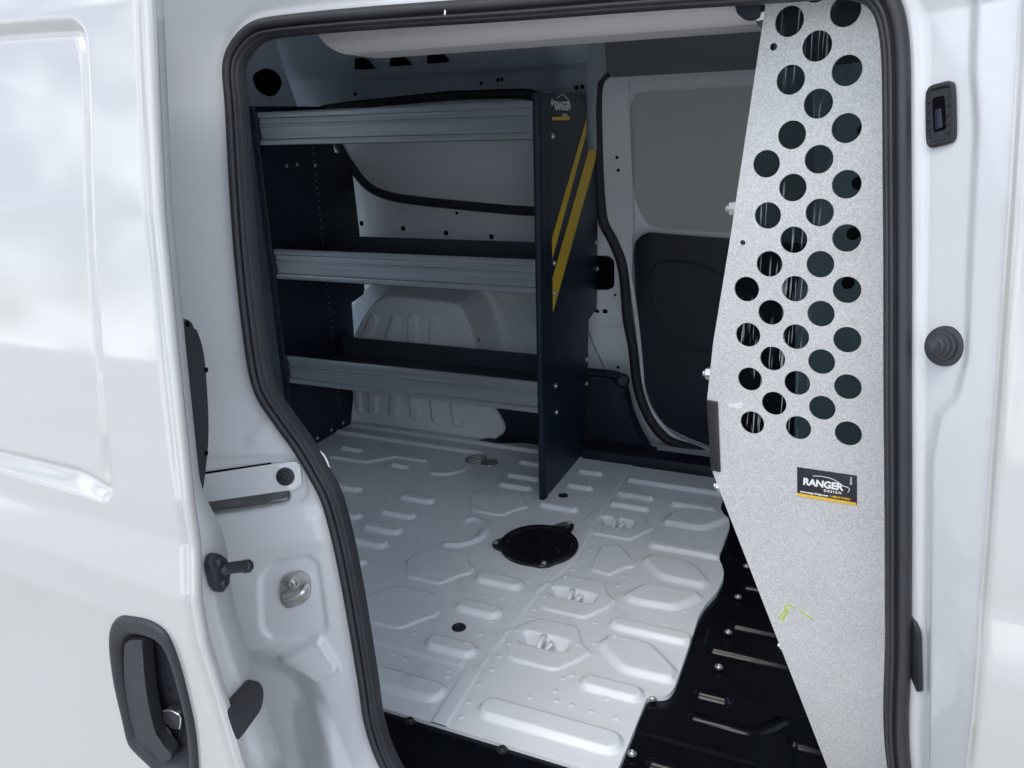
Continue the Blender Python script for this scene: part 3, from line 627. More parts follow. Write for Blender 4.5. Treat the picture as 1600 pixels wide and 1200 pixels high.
# black guide catch on the end face
xe_ = float(XD(.55)) + .001; pl = Pl((xe_, .55, .55), (1, 0, 0.115))
nE = np.array([1, 0, .115]) / math.hypot(1, .115)
ct = prism('door_guide_pin', round_poly([pl.px(p) for p in [(318, 880), (322, 866), (334, 863), (346, 872), (352, 885), (353, 905), (347, 920), (337, 926), (328, 920), (324, 905)]], .3, 3), nE, .007, 'plastic', sdoor, .002, label='black guide pin bracket on the door edge')
A = pl.px((340, 890)) + nE * .006
B = pl.px((376, 884)) + nE * .008
tube('pin', catmull([A, A * .5 + B * .5 + np.array([0, 0, .001]), B], 5), .0068, 'plastic', ct, k=14)
tube('pin_head', [B - (B - A) * .06, B + (B - A) * .1], .0078, 'plastic', ct, k=14)
for p in [(334, 878), (341, 911)]: bolt(pl.px(p) + nE * .007, nE, .0048, 'plastic', ct)
# oval bump stop lower down
pl = Pl((float(XD(.42)) + .001, .55, .42), (1, 0, .115))
prism('door_bump_stop', catmull([pl.px(p) for p in [(345, 1110), (352, 1100), (370, 1080), (385, 1064), (393, 1063), (400, 1073), (401, 1090), (396, 1108), (382, 1128), (365, 1150), (358, 1150)]], 8, True), nE, .010, 'rubber', sdoor, .003, seg=4)
# black inner pull trim seen past the door edge
pl = Pl((float(XD(.8)) - .012, .6, .8), (1, 0, .115))
prism('inner_pull_trim', catmull([pl.px(p) for p in [(262, 497), (278, 495), (293, 499), (307, 515), (318, 550), (323, 600), (326, 667), (323, 720), (313, 785), (300, 790), (285, 700), (270, 600)]], 4, True), -nE, .03, 'plastic', sdoor, .006, label='black plastic inner door pull')
for p in [(293, 507), (322, 578), (322, 708)]:
    bolt(pl.px(p), nE, .0022, 'hole', sdoor, 'trim_pin')
# outer handle: bezel with dished cup, lever, lock paddle
hpl = np.array([on_y(p, yd) for p in catmull(hb, 4, True)]); hc = hpl.mean(0)
rings = [(1.01, .004), (1.014, -.001), (1.0, -.0048), (.97, -.0064), (.90, -.0062), (.84, -.0040), (.79, .001), (.74, .008), (.66, .015), (.5, .020), (.3, .022), (.02, .023)]
P = np.stack([hc + (hpl - hc) * np.array([f, f, f]) + np.array([0, o, 0]) for f, o in rings], 1)
hz = grid_obj('handle_bezel', P, 'plastic', sdoor, False, True, label='black outer door handle with dished surround')
lev = [(197, 1010), (201, 998), (222, 998), (226, 1006), (228, 1048), (235, 1102), (248, 1150), (262, 1166), (272, 1178), (266, 1190), (246, 1188), (222, 1168), (207, 1124), (197, 1061)]
nH = np.array([0, -1, .02])
lv0 = [on_y(p, yd) + np.array([0, .002, 0]) for p in round_poly(lev, .42, 4)]
prism('handle_lever', [p + np.array([0, .010, 0]) for p in lv0], nH, .015, 'plastic', hz, .0055, seg=4)
prism('handle_lock', [on_y(p, yd) + np.array([0, .02, 0]) for p in catmull([(243, 1126), (249, 1117), (262, 1119), (272, 1125), (273, 1140), (268, 1150), (255, 1146), (246, 1138)], 3, True)], nH, .010, 'plastic', hz, .002)
tube('lock_edge', [on_y(p, yd) + np.array([0, .009, 0]) for p in catmull([(246, 1119), (256, 1118), (266, 1122), (272, 1127), (273, 1137), (271, 1147)], 4)], .0011, 'zinc', hz, k=6)
prism('handle_cap', [on_y(p, yd) + np.array([0, .02, 0]) for p in round_poly([(203, 990), (210, 984), (222, 986), (227, 1000), (202, 1000)], .2, 2)], nH, .012, 'plastic', hz, .002)

# ------------------------------------------------------------------ outer body: front door, quarter panel, roof, rear, floor pan
zz = np.linspace(-.36, 1.3, 240); oo = np.concatenate([np.linspace(0, .012, 5), np.linspace(.02, 1.2, 30)])
GZ, GO = np.meshgrid(zz, oo, indexing='ij')
P = np.stack([XF(GZ) + GO, fskin(GZ + .02 * GO) + .008 * (1 - sstep(0, .008, GO)), GZ], -1)
fd = grid_obj('front_door', P, 'paint', VAN, True, label='white front door beside the open side door')
P = np.stack([np.stack([XF(zz) + .0 + .01 * k, fskin(zz) + .008 + .05 * k, zz], 1) for k in (0, 1)], 1); grid_obj('front_door_edge', P, 'paint', fd)
GZ, GO = np.meshgrid(np.linspace(-.36, 1.33, 90), np.linspace(0, 1.3, 30), indexing='ij')
grid_obj('quarter_panel', np.stack([-.90 - GO, yd(GZ) + .123, GZ], -1), 'paint', VAN, True)
yy = np.linspace(0, 1, 40); xx = np.linspace(-2.2, 1.3, 30); GXr, GV = np.meshgrid(xx, yy, indexing='ij')
yr = .80 + GV * (2.50 - .80); zr = 1.30 + .10 * np.sin(np.pi * GV) ** .6
grid_obj('roof', np.stack([GXr, yr, zr], -1), 'paint', VAN)
grid_obj('roof_lining', np.stack([GXr, yr * .98 + .03, zr - .02], -1), 'inner', VAN)
# rear doors and cab front, unseen glazing added to let light inside
M['glass'] = glass_mat()
for y0, y1 in ((.62, 1.56), (1.565, 2.5)):
    rd = curve_mesh('rear_door', [[(y0, -.30), (y1, -.30), (y1, 1.34), (y0, 1.34)], round_poly([(y0 + .14, .42), (y1 - .14, .42), (y1 - .14, 1.20), (y0 + .14, 1.20)], .12)], .02, 'inner', VAN, (-2.20, 0, 0), (0, 1, 0), (0, 0, 1))
    box('added_rear_window', (-2.204, y0 + .12, .40), (-2.198, y1 - .12, 1.22), 'glass', rd)
box('cab_bulkhead', (1.26, .62, -.30), (1.30, 2.5, .50), 'cab', VAN)
ws_ = box('added_windscreen', (1.275, .62, .50), (1.281, 2.5, 1.32), 'glass', VAN)  # out of view, added so daylight enters through the cab
GZ, GO = np.meshgrid(np.linspace(-.02, 1.31, 60), np.linspace(0, 1.28, 20), indexing='ij')
grid_obj('bounce_side_wall', np.stack([-.90 - GO, ys(GZ) + .05, GZ], -1), 'inner', VAN)  # white lining out of view, added to bounce light inside
box('floor_pan', (-2.18, .66, -.30), (1.26, 2.46, -.06), 'cab', VAN)
GZ, GXo = np.meshgrid(np.linspace(-.36, 1.36, 60), np.linspace(-2.2, 1.3, 20), indexing='ij')
grid_obj('far_outer_skin', np.stack([GXo, 3.10 - yd(GZ) - .05, GZ], -1), 'paint', VAN)
for yw in (.80, 2.34):
    wc = np.array([-1.32, yw, -.545 + .31])
    lathe('tyre', [(.19, -.09), (.27, -.10), (.305, -.085), (.31, -.05), (.31, .05), (.305, .085), (.27, .10), (.19, .09), (.19, -.09)], wc, (0, 1, 0), 'tyre', VAN, 48)
    lathe('wheel_rim', [(.19, -.08), (.18, -.085), (.16, -.05), (.06, -.06), (.0001, -.06)], wc, (0, 1, 0), 'steel', VAN, 36)

# ------------------------------------------------------------------ far wall (rear quarter): stamped sheet
xx = np.concatenate([np.linspace(-2.15, -1.80, 20, endpoint=False), np.linspace(-1.80, -.62, 330)]); zz = np.linspace(-.03, 1.34, 380)
GX, GZ = np.meshgrid(xx, zz, indexing='ij'); YB0 = yf(GZ)
P = np.stack([GX, YB0, GZ], -1); PXw = to_px(P); PZ = np.stack([GX, GZ], -1)
fw = lambda p: on_y(p, yf)[[0, 2]]
D = np.zeros_like(GX)                     # towards the viewer
winp = catmull([(505, 172), (560, 163), (612, 157), (706, 149), (800, 146), (835, 150), (870, 170), (880, 240), (872, 310), (845, 327), (819, 329), (725, 321), (650, 313), (605, 305), (575, 290), (549, 258), (530, 227), (512, 195)], 5, True)
wp = np.array([fw(p) for p in winp]); dw = sdf(PZ, wp); D -= .018 * (1 - sstep(-.012, .004, dw))
rail = np.array([fw(p) for p in [(500, 88), (870, 60), (885, 118), (860, 140), (520, 150)]]); D -= .03 * (1 - sstep(-.05, .02, sdf(PZ, round_poly(rail, .2))))
D += .03 * sstep(1.16, 1.24, GZ)
# wheel arch box
ya = lambda z: 2.20 + 0 * z
fa = lambda p: on_y(p, ya)[[0, 2]]
arch = catmull([fa(p) for p in [(480, 700), (500, 620), (530, 545), (556, 490), (578, 462), (610, 452), (700, 460), (724, 470), (742, 500), (758, 555), (772, 615), (792, 690), (640, 740)]], 5, True)
da = sdf(PZ, arch); AR = .165 * (1 - sstep(-.032, .004, da)); D = np.maximum(D, AR)
arch2 = catmull([fa(p) for p in [(440, 700), (470, 560), (525, 470), (560, 448), (585, 441), (690, 450), (735, 468), (765, 520), (790, 600), (815, 690)]], 5, True)
D = np.maximum(D, .018 * (1 - sstep(-.006, .006, sdf(PZ, arch2))))
for (t, b, hw) in [((583, 500), (572, 528), 9), ((617, 502), (606, 535), 8), ((644, 500), (644, 538), 9), ((679, 505), (677, 545), 9),
                   ((558, 612), (560, 640), 6), ((582, 615), (582, 640), 9), ((616, 622), (614, 645), 9), ((645, 620), (648, 648), 9), ((678, 628), (682, 655), 9), ((711, 636), (715, 660), 9)]:
    A, B = fa(t), fa(b); dd = np.abs(sdline(PZ, [A, B]) - hw * .0016); inside = sdline(PZ, [A, B]) - hw * .0021
    D += np.where(da < -.02, .010 * (1 - sstep(-.006, .004, inside)), 0)
D += np.where(da > .03, .004 * sstep(.006, -.006, np.abs(GZ - .405) - .02) * sstep(-1.06, -1.03, GX), 0)
D += np.where(da > .03, .0, 0)
P[..., 1] = YB0 - D
fwall = grid_obj('far_side_wall', P, 'inner', VAN, True, label='white inner side wall with wheel arch and blanked window')
wall_y = lambda x, z: YB0[np.argmin(np.abs(xx - x)), np.argmin(np.abs(zz - z))] - D[np.argmin(np.abs(xx - x)), np.argmin(np.abs(zz - z))]
# blanked window panel, its gasket
def patch(name, poly, off, m, parent, label=None):
    q = np.array(poly); xa = np.linspace(q[:, 0].min(), q[:, 0].max(), 140); za = np.linspace(q[:, 1].min(), q[:, 1].max(), 90); gx, gz = np.meshgrid(xa, za, indexing='ij')
    dd_ = sdf(np.stack([gx, gz], -1), q); return grid_obj(name, np.stack([gx, yf(gz) + off, gz], -1), m, parent, True, mask=(dd_[:-1, :-1] < .004), label=label)
wpan = patch('blanked_window', wp, .010, 'inner_grey', VAN, 'grey blanked side window panel')
tube('window_gasket', [(x, yf(z) - .004, z) for x, z in wp], .0155, 'rubber', wpan, True, 10, (0, 1, 0))
# upper structure: rail with three openings, its dimness in the grey-blue colour
UP = np.array([fw(p) for p in [(392, -60), (392, 172), (500, 166), (560, 158), (706, 143), (819, 139), (850, 142), (930, 150), (945, 100), (950, -60)]])
zu = np.linspace(1.045, 1.34, 190); xu = np.linspace(-2.0, -.70, 420); GXu, GZu = np.meshgrid(xu, zu, indexing='ij')
du = sdf(np.stack([GXu, GZu], -1), UP); bulge = .012 + .014 * sstep(1.15, 1.17, GZu) + .01 * np.exp(-((GZu - 1.20) / .03) ** 2)
du2 = np.exp(-((GXu + .80) / .045) ** 2) * .02
mk = (du[:-1, :-1] < .0) & (du[1:, 1:] < 0)
upo = grid_obj('upper_side_rail', np.stack([GXu, yf(GZu) - bulge - du2 - .012, GZu], -1), 'upper_dim', VAN, True, mask=mk, label='upper body rail above the far window, dimness in its colour')
for px in [[(555, 91), (568, 90), (577, 94), (588, 108), (554, 109)], [(611, 87), (627, 85), (634, 90), (645, 102), (609, 104)], [(669, 80), (689, 78), (694, 84), (704, 97), (667, 100)]]:
    pts = [on_y(p, lambda z: yf(z) - .062) for p in px]; prism('rail_opening', round_poly(pts, .15, 2), (0, -1, 0), .002, 'hole', upo)
for p in [(752, 130), (778, 125), (784, 124), (555, 147), (901, 137), (910, 136)]:
    q = on_y(p, lambda z: yf(z) - .045); lathe('rail_hole', [(.006, 0), (.0001, .001)], q, (0, -1, 0), 'hole', upo, 10)
# rear corner pillar with round opening
cp = [(-1.72, 2.24), (-1.80, 2.18), (-1.90, 2.02), (-1.98, 1.7), (-2.0, 1.2)]
cq = catmull(cp, 8); zc = np.linspace(0, 1.34, 12)
P = np.array([[(x, y + .0 - .10 * sstep(1.0, 1.34, z), z) for z in zc] for x, y in cq]); cpil = grid_obj('rear_corner_pillar', P, 'upper_dim', VAN, label='rear corner pillar with a round opening, dimness in its colour')
from mathutils.bvhtree import BVHTree
bv = BVHTree.FromPolygons([v.co for v in cpil.data.vertices], [tuple(p.vertices) for p in cpil.data.polygons])
hc_ = bv.ray_cast(Vector(CAM), Vector(ray((416, 129))))
if hc_[0] is not None:
    nn = np.array(hc_[1]); nn = nn if nn.dot(CAM - np.array(hc_[0])) > 0 else -nn
    pl = Pl(np.array(hc_[0]) + nn * .004, nn)
    prism('pillar_opening', catmull([pl.px(p) for p in [(395, 122), (402, 112), (418, 107), (434, 115), (440, 130), (432, 146), (420, 150), (403, 141)]], 3, True), nn, .003, 'hole', cpil)
# small holes in the lower white wall
for p, r in [((565, 349), .009), ((630, 357), .009), ((697, 364), .009), ((768, 370), .009), ((714, 333), .006), ((775, 515), .006)]:
    q = on_y(p, yf); q[1] = wall_y(q[0], q[2]) - .0005; lathe('wall_hole', [(r, 0), (.0001, .0012)], q, (0, -1, 0), 'hole', fwall, 12)
# black lower trim to the right of the arch, with rounded top moulding
XT = -1.035
box('lower_side_trim', (XT, 2.215, -.01), (-.745, 2.36, .20), 'trim', VAN, .004)
tr = prism('lower_trim_edge', [(-1.10, 2.16, 0.001), (-.95, 2.205, .001), (-.95, 2.23, .001), (-1.04, 2.23, .001)], (0, 0, 1), .006, 'trim', VAN)
box('side_step_trim', (-.72, 2.16, -.012), (.3, 2.24, .035), 'trim', VAN, .012)
ft = [on_y(p, lambda z: 2.30 + 0 * z) for p in [(912, 582), (940, 584), (968, 587), (980, 596), (984, 612), (990, 640), (1002, 668), (1020, 700), (1050, 720), (1060, 742), (905, 742)]]
prism('pillar_foot_trim', round_poly(ft, .25, 3), (0, -1, 0), .05, 'trim', VAN, .014, seg=3)
tube('trim_roll', [on_y(p, lambda z: 2.25 + 0 * z) for p in catmull([(905, 581), (935, 583), (960, 586), (972, 591)], 4)], .014, 'trim', VAN, ref=(0, 0, 1))
lathe('trim_clip', [(.022, 0), (.022, .012), (.016, .016), (.015, .010), (.0001, .010)], on_y((973, 594), lambda z: 2.245 + 0 * z), (.25, -1, .1), 'trim', VAN, 20)

# ------------------------------------------------------------------ far sliding door (closed), pillar, trim
xx = np.linspace(-.90, 1.26, 330); zz = np.linspace(-.03, 1.34, 230)
GX, GZ = np.meshgrid(xx, zz, indexing='ij'); PZ = np.stack([GX, GZ], -1); YB0 = yf(GZ) + .008
fw = lambda p: on_y(p, lambda z: yf(z) + .008)[[0, 2]]
D = np.zeros_like(GX)
seam = [fw(p) for p in [(952, 112), (938, 127), (934, 167), (937, 267), (943, 340), (960, 377), (975, 420), (982, 497), (990, 540), (999, 607), (1018, 655), (1045, 685), (1085, 700), (1130, 717), (1250, 750), (1500, 820)]]
sm = catmull(seam, 6)
dpoly = np.vstack([sm, [(1.2, -.3), (1.2, 1.19), (sm[0][0] + .2, 1.155)]])
dd = sdf(PZ, dpoly)
D -= .030 * (1 - sstep(-.012, -.002, dd))                                   # door stands back behind the seal
wi = [fw(p) for p in [(977, 175), (984, 152), (1003, 142), (1180, 133), (1260, 130), (1260, 372), (1143, 368), (1022, 359), (1000, 345), (985, 310), (979, 240)]]
wi = catmull(wi, 6, True); dwi = sdf(PZ, wi); D -= .016 * (1 - sstep(-.006, .003, dwi))
wo2 = catmull([fw(p) for p in [(958, 180), (966, 145), (1000, 125), (1180, 113), (1290, 110), (1290, 400), (1010, 385), (982, 355), (967, 310), (960, 240)]], 6, True)
D -= .007 * (1 - sstep(-.006, .004, sdf(PZ, wo2)))
P = np.stack([GX, YB0 - D, GZ], -1)
mk = (GX[:-1, :-1] > -.76)
fdoor = grid_obj('far_sliding_door', P, 'inner', VAN, True, mask=mk, label='white inner face of the closed far sliding door')
tube('far_door_seal', [(x, yf(z) - .004, z) for x, z in sm], .0165, 'rubber', fdoor, False, 10, (0, 1, 0))
patch('far_door_panel', wi, .054, 'inner_grey', fdoor)
tp = catmull([fw(p) for p in [(990, 392), (997, 373), (1012, 364), (1040, 366), (1143, 374), (1300, 385), (1500, 400), (1500, 800), (1250, 738), (1135, 705), (1085, 688), (1045, 668), (1022, 640), (1008, 600), (1001, 540), (994, 470)]], 4, True)
ft3 = np.array([(x, yf(z) + .022, z) for x, z in tp]); trimc = ft3.mean(0)
ftrim = prism('far_door_trim', ft3, (0, -1, 0), .012, 'trim', fdoor, .006, label='black plastic lower trim of the far door')
em = [on_y(p, lambda z: yf(z) + .0105) for p in catmull([(1200, 470), (1160, 448), (1127, 431), (1093, 413), (1060, 408), (1032, 409), (1019, 422), (1017, 448), (1022, 478), (1032, 503), (1050, 527), (1080, 542), (1113, 552), (1200, 572)], 5)]
tube('trim_emboss', em, .004, 'trim', ftrim, ref=(0, 1, 0))
tube('far_door_edge', [on_y(p, lambda z: yf(z) + .004) for p in catmull([(972, 395), (980, 420), (987, 450), (993, 490), (997, 523), (1001, 565), (1005, 607), (1014, 635), (1028, 657), (1045, 676), (1067, 690), (1110, 705), (1180, 722)], 4)], .0075, 'inner', fdoor, ref=(0, 1, 0))
# pillar: rectangular opening, holes, cable
pl = Pl((-.72, 2.376, .6), (0, -1, 0))
prism('pillar_cutout', round_poly([on_y(p, lambda z: yf(z) - .002) for p in [(915, 399), (952, 400), (960, 408), (960, 448), (950, 453), (915, 452)]], .2, 3), (0, -1, 0), .003, 'hole', fdoor)
for p, r in [((961, 461), .004), ((945.5, 487), .009), ((933, 487), .008), ((938, 503), .005), ((966, 574), .005), ((964, 246), .005), ((966, 266), .005)]:
    lathe('pillar_hole', [(r, 0), (.0001, .001)], on_y(p, lambda z: yf(z) - .0015), (0, -1, 0), 'hole', fdoor, 12)
tube('pillar_cable', [on_y(p, lambda z: yf(z) - .004) for p in catmull([(917, 508), (925, 533), (936, 557), (946, 580)], 4)], .0022, 'steel', VAN, k=6)
# vertical pillar trim above and roof rail trim
prism('pillar_channel', round_poly([on_y(p, lambda z: yf(z) - .03) for p in [(921, 20), (944, 20), (951, 112), (934, 125), (931, 170), (933, 236), (920, 236), (918, 150)]], .08, 2), (0, -1, 0), .012, 'upper_dim', VAN, .004)
prism('roof_rail_trim', round_poly([on_y(p, lambda z: yf(z) - .045) for p in [(943, -60), (946, 40), (951, 112), (958, 121), (1080, 114), (1420, 95), (1420, -60)]], .06, 2), (0, -1, 0), .02, 'headliner', VAN, .006)
box('added_cab_backing', (-.02, 2.325, .0), (1.25, 2.335, 1.30), 'cab', VAN)  # near-black sheet added to keep the view through the holes dark
# near roof side header: pale trim bar and its black end bracket
xs0, xs1 = -.735, -.125
prf = [(1.0, 1.24), (1.0, 1.135), (1.004, 1.118), (1.016, 1.1085), (1.035, 1.107), (1.12, 1.115), (1.13, 1.24)]
pc = catmull(prf, 4); P = []
for k, x in enumerate(np.concatenate([np.linspace(xs0, xs0 + .05, 14), np.linspace(xs0 + .06, xs1, 20)])):
    lift = .045 * (1 - min(1, (x - xs0) / .045)) ** 2
    P.append([(x - .02 * (z > 1.15) * 0, y, max(z, 1.107 + lift) if z < 1.23 else z) for y, z in pc])
grid_obj('header_trim', np.array(P), 'header', VAN, label='pale trim bar under the near roof edge')
pb = [hit(p, 1, .99) for p in [(1152, -30), (1152.5, 15), (1156, 25), (1163, 31), (1172, 33), (1190, 30), (1192, -30)]]
prism('header_bracket', round_poly(pb, .15, 3), (0, -1, 0), .02, 'trim', VAN, .004)

# ------------------------------------------------------------------ shelving unit
SH = empty('shelving_unit', (-1.15, 2.03, 0.0), 'black shelving unit with three aluminium-lipped shelves against the far wall', 'shelving')
XA, XB_, YS = -1.592, -.733, 1.855
for (zlo, zhi, zd, name) in [(.972, 1.062, .985, 'top'), (.588, .678, .60, 'mid'), (.258, .347, .27, 'low')]:
    h = zhi - zlo
    pr = [(0, 0), (-.004, .002), (-.005, .010), (-.004, .016), (.0, .019), (.0, .050), (-.0025, .052), (-.0025, .056), (0, .058), (0, .072), (-.004, .075), (-.0045, .085), (-.002, h), (.006, h), (.008, h - .006), (.008, .01), (.006, .0)]
    xs = np.linspace(XA + .004, XB_, 3)
    P = np.array([[(x, YS + a, zlo + b) for a, b in pr + pr[:1]] for x in xs])
    s = sharp(grid_obj('shelf', np.array([[(x, y, z) for y, z in [(YS + .009, zd), (2.165, zd), (2.165, zhi - .002 if name != 'low' else .328), (2.172, zhi - .002 if name != 'low' else .328), (2.172, zd - .008), (YS + .009, zd - .008), (YS + .009, zd)]] for x in xs]), 'sheet', SH, smooth=False), 20)
    sharp(grid_obj('shelf_lip', P, 'alu', s, smooth=False), 25)
    for xx_ in (XA + .012, XB_ - .001):
        prism('lip_bracket', [(xx_, YS - .006, zlo + .004), (xx_, YS + .05, zlo + .004), (xx_, YS + .05, zhi - .004), (xx_, YS - .006, zhi - .004)], (-1, 0, 0), .003, 'powder', s)
# end panels: sheet following the wall, with folded front flange
side = [(1.862, 0), (1.862, 1.079), (2.205, 1.083), (2.222, 1.06), (2.232, .94), (2.31, .93), (2.322, .90), (2.335, .66), (2.335, .46), (2.325, .445), (2.25, .43), (2.242, .2), (2.175, .0)]
for x, sx in ((-.722, 1), (XA - .004, -1)):
    ep = prism('end_panel', [(x, y, z) for y, z in side], (-1, 0, 0), .003, 'powder', SH)
    fl2 = [(x - .014, 1.846), (x - .010, 1.8445), (x - .004, 1.8455), (x + .001, 1.850), (x + .003, 1.858), (x + .003, 1.872), (x + .0005, 1.876)]
    if sx < 0: fl2 = [(x - .003, 1.846), (x + .02, 1.846), (x + .02, 1.85)]
    grid_obj('front_flange', np.array([[(a, b, z) for a, b in (catmull(fl2, 4) if sx > 0 else fl2)] for z in np.linspace(0, 1.079, 4)]), 'powder', ep)
    if sx > 0: near = ep
    else: farp = ep
pl = Pl((-.7215, 2, .5), (1, 0, 0)); nX = (1, 0, 0)
for p in [(862.5, 160), (863.5, 213), (865.5, 411), (866, 458), (868, 603), (869, 644), (916, 562), (916, 600), (931, 379), (933, 420)]:
    bolt(pl.px(p), nX, .0062, 'zinc', near)
for k in range(52):
    z = .06 + k * .019
    if any(abs(z - pl.px(q)[2]) < .012 for q in [(862.5, 160), (863.5, 213), (865.5, 411), (866, 458), (868, 603), (869, 644)]): continue
    lathe('peg_hole', [(.0032, 0), (.0001, .0004)], (-.7218, 1.905, z), nX, 'hole', near, 8)
    if .1 < z < .40: lathe('peg_hole', [(.0026, 0), (.0001, .0004)], (-.7218, 2.205, z), nX, 'hole', near, 8)
for k in range(44):
    z = .10 + k * .021; lathe('peg_hole', [(.0030, 0), (.0001, .0006)], (XA - .0038, 2.12, z), nX, 'steel', farp, 8)
for (y, z) in [(1.98, .91), (2.03, .912), (2.12, .905), (1.9, .03), (1.98, .02), (2.06, .02), (2.13, .02)]:
    bolt((XA - .0035, y, z), nX, .0045, 'zinc', farp)
pl2 = Pl((-.7212, 2, .5), (1, 0, 0))
for st_ in ([(916, 186), (916, 208), (863, 404), (862.5, 372)], [(920, 234), (932, 233), (930.5, 249), (864, 487), (863.5, 434)]):
    prism('yellow_stripe', [pl2.px(p) for p in st_], nX, .0006, 'yellow', near)
prism('yellow_bar', [pl2.px(p) for p in [(863, 183), (890, 182), (890, 187.5), (863, 188)]], nX, .0006, 'yellow', near)
o_ = pl2.px((866.5, 171.5)) + np.array([.0006, 0, 0])
text('panel_lettering', 'RANGER', .030, 'print', near, o_, (0, 1, 0), (0, 0, 1), .0008, 0, .95)
text('panel_lettering', 'DESIGN', .010, 'print', near, o_ + np.array([0, .055, -.016]), (0, 1, 0), (0, 0, 1), .0003, 0, 1.2)
tube('panel_swoosh', [o_ + np.array([.0003, y, z]) for y, z in catmull([(.020, .029), (.055, .037), (.085, .032), (.112, .018), (.118, .004)], 5)], .0012, 'print', near, k=6)

# ------------------------------------------------------------------ partition wing with round holes
rv = R @ np.array([-1640., -190., F]); cv = R @ np.array([554., 4200., F]); rv /= np.linalg.norm(rv); cv /= np.linalg.norm(cv)
pn = np.cross(rv, cv); pn /= np.linalg.norm(pn)
if pn[1] > 0: pn = -pn
PP0 = hit((1385, 700), 1, .95); ppl = Pl(PP0, pn)
vv = -cv; uu_ = np.cross(vv, pn); 
if uu_[0] < 0: uu_ = -uu_
uv = lambda p: np.array([(ppl.px(p) - PP0) @ uu_, (ppl.px(p) - PP0) @ vv])
PT_ = empty('partition', (.06, .96, -.01), 'bare galvanised partition wing with round holes beside the front pillar', 'partition')
cols = [[(1167, 452), (1169, 523), (1172, 592), (1176, 660)], [(1198, 256), (1200, 337), (1202.5, 412), (1205, 488), (1207.5, 560), (1210, 630)],
        [(1234, 33), (1236, 125), (1238, 211), (1239, 293), (1240.5, 375), (1242.5, 451), (1244, 526), (1246, 598), (1248, 668)],
        [(1277, 72), (1279, 162), (1280, 249), (1281, 332), (1282, 413), (1283, 490), (1284, 565), (1285, 637)],
        [(1321, 17), (1324, 110), (1323, 200), (1323, 288), (1323, 372), (1323.5, 453), (1324, 531), (1325, 604), (1326, 677)]]
A_ = []; B_ = []
for i, c in enumerate(cols):
    for j, p in enumerate(reversed(c)):
        r = j * 2 + (1 if i in (1, 3) else 0); A_.append([1, i, r]); B_.append(uv(p))
fit = np.linalg.lstsq(np.array(A_, float), np.array(B_), rcond=None)[0]
holes = [circ((0.25 * (np.array([1, a[1], a[2]]) @ fit) + .75 * b), .0158, 36) for a, b in zip(A_, B_)]
for i, r in [(2, 18), (3, 17)]: holes.append(circ(np.array([1, i, r]) @ fit, .0158, 36))
ol_px = [(1200.5, -40), (1198, 0), (1140.5, 380), (1115, 536), (1105.7, 622), (1114.5, 738), (1137, 797), (1294, 1200)]
ol2 = [uv(p) for p in ol_px]
dlt = ol2[-1] - ol2[-2]; dlt /= np.linalg.norm(dlt)
kk = (.005 - PP0[2] - (uu_ * ol2[-1][0] + vv * ol2[-1][1])[2]) / (uu_ * dlt[0] + vv * dlt[1])[2]
ol2.append(ol2[-1] + dlt * kk); er = .075
ol2 += [np.array([er + .08, ol2[-1][1]]), np.array([er, -.2]), np.array([er, .38]), np.array([.045, .44]), np.array([.0, ol2[0][1]])]
small = [circ(uv((1209, 73)), .0042, 16), circ(uv((1161, 379)), .0034, 16)]
pan = curve_mesh('partition_panel', [[tuple(p) for p in ol2]] + holes + small, .0009, 'galv', PT_, PP0, uu_, vv, .0003)
# left edge flange folded back
Pe = np.array([PP0 + uu_ * p[0] + vv * p[1] for p in ol2[:9]])
Pe = Pe + uu_ * .0009
grid_obj('panel_flange', np.stack([Pe, Pe + pn * -.022 - uu_ * .0], 1), 'galv', PT_, smooth=False)
# scratched pane behind the holes, tinted to darken the view through them
pv = [uv(p) for p in [(1196, 10), (1150, 360), (1130, 520), (1122, 690), (1370, 720), (1370, -20)]]
prism('smoked_pane', [PP0 + uu_ * p[0] + vv * p[1] - pn * .004 for p in pv], -pn, .001, 'pane', PT_)
# bolts on the left edge
for p, s in [((1188, 20), 1), ((1144, 327), 1), ((1107, 587), 1), ((1124, 764), 1), ((1225, 1016), 1)]:
    q = ppl.px(p) - pn * .009; nb_ = -uu_
    lathe('edge_bolt', [(.0085, -.004), (.0085, .0065), (.0072, .0078), (.004, .0078), (.004, .0115), (.0001, .012)], q + uu_ * .001, nb_, 'zinc', PT_, 6)
# black ribbed edge trim
et = [ppl.px(p) + pn * .0012 for p in [(1106, 624), (1122.5, 627), (1127, 736), (1113, 733)]]
tr_ = prism('edge_trim', et, pn, .004, 'rubber', PT_, .001, label='black ribbed rubber edge guard')
for k in range(15):
    f_ = (k + .5) / 15; a0 = et[0] + (et[3] - et[0]) * f_; a1 = et[1] + (et[2] - et[1]) * f_
    tube('guard_rib', [a0 + pn * .0045 + (a1 - a0) * .1, a0 + pn * .0045 + (a1 - a0) * .75], .0016, 'rubber', tr_, k=6)
def flat(name, px, m, dz, parent, th=.0003): return prism(name, [ppl.px(p) + pn * dz for p in px], pn, th, m, parent)
flat('adhesive_smear', catmull([(1138, 632), (1144, 629), (1152, 630), (1158, 628), (1162, 633), (1156, 638), (1149, 636), (1141, 636)], 3, True), 'smear', .0012, PT_)
for st_ in ([(1217, 963), (1222, 959), (1228, 952), (1231, 945), (1236, 944)], [(1224, 970), (1226, 962), (1230, 957), (1231, 949)], [(1219, 966), (1225, 964)], [(1236, 945), (1241, 949)], [(1251, 954), (1259, 959), (1270, 967)]):
    tube('paint_mark', [ppl.px(p) + pn * .0008 for p in catmull(st_, 4)], .0012, 'green', PT_, k=6)
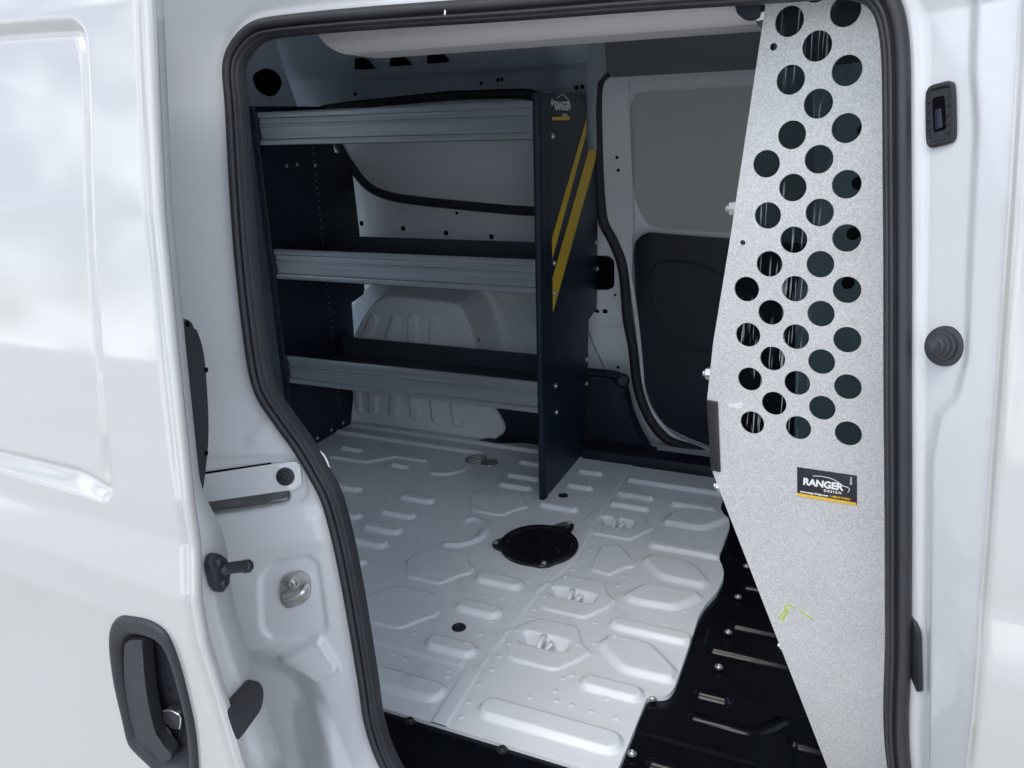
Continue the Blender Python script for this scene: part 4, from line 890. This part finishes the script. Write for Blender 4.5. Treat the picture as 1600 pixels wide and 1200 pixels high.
# sticker
cor = [ppl.px(p) + pn * .0011 for p in [(1246, 729), (1339.5, 742.5), (1339.6, 788.4), (1246.4, 773.5)]]
lab = prism('maker_label', cor, pn, .0010, 'labelblack', PT_, .0003, label='black rectangular label with white lettering and yellow bottom bar')
ou, od = cor[1] - cor[0], cor[3] - cor[0]
lp = lambda a, b, e=.0012: cor[0] + ou * a + od * b + pn * e
U_, V_ = ou / np.linalg.norm(ou), -od / np.linalg.norm(od); LW = np.linalg.norm(ou); LH = np.linalg.norm(od)
prism('label_bar', [lp(0.0, .90, .0008), lp(1, .905, .0008), lp(1, 1.003, .0008), lp(0, 1.003, .0008)], pn, .0006, 'yellow', lab)
text('label_text', 'RANGER', LH * .32, 'print', lab, lp(.10, .56), U_, V_, LH * .014, .08, .96)
text('label_text', 'DESIGN', LH * .115, 'print', lab, lp(.46, .70), U_, V_, LH * .004, 0, 1.45)
text('label_text', 'www.rangerdesign.com', LH * .095, 'print', lab, lp(.055, .855), U_, V_, LH * .004, 0, .96)
text('label_text', '1-800-565-5321', LH * .095, 'yellow', lab, lp(.565, .855), U_, V_, LH * .004, 0, 1.0)
text('label_text', 'TB-P14', LH * .085, 'print', lab, lp(.925, .33), V_, -U_, LH * .002, 0, 1.0)
tube('label_swoosh', [lp(a, b, .0013) for a, b in catmull([(.28, .22), (.42, .19), (.58, .215), (.70, .30), (.78, .40), (.86, .43), (.885, .50), (.86, .60)], 5)], LH * .014, 'print', lab, k=6)

# opposite wing of the partition, seen through the holes
o2 = np.array([-.05, 2.02, 0.0]); u2 = np.array([.97, .24, 0]); v2 = np.array([-.10, 0, .995])
W2 = empty('partition_wing', tuple(o2), 'matching perforated partition wing on the far side, seen through the holes', 'partition')
hl = [circ((.06 + i * .052, .62 + j * .059 + (.0295 if i % 2 else 0)), .0158, 20) for i in range(4) for j in range(8)]
curve_mesh('partition_panel', [[(-.02, .02), (.34, .02), (.34, 1.12), (.02, 1.12), (-.06, .6)]] + hl, .0009, 'galv', W2, o2, u2, v2)
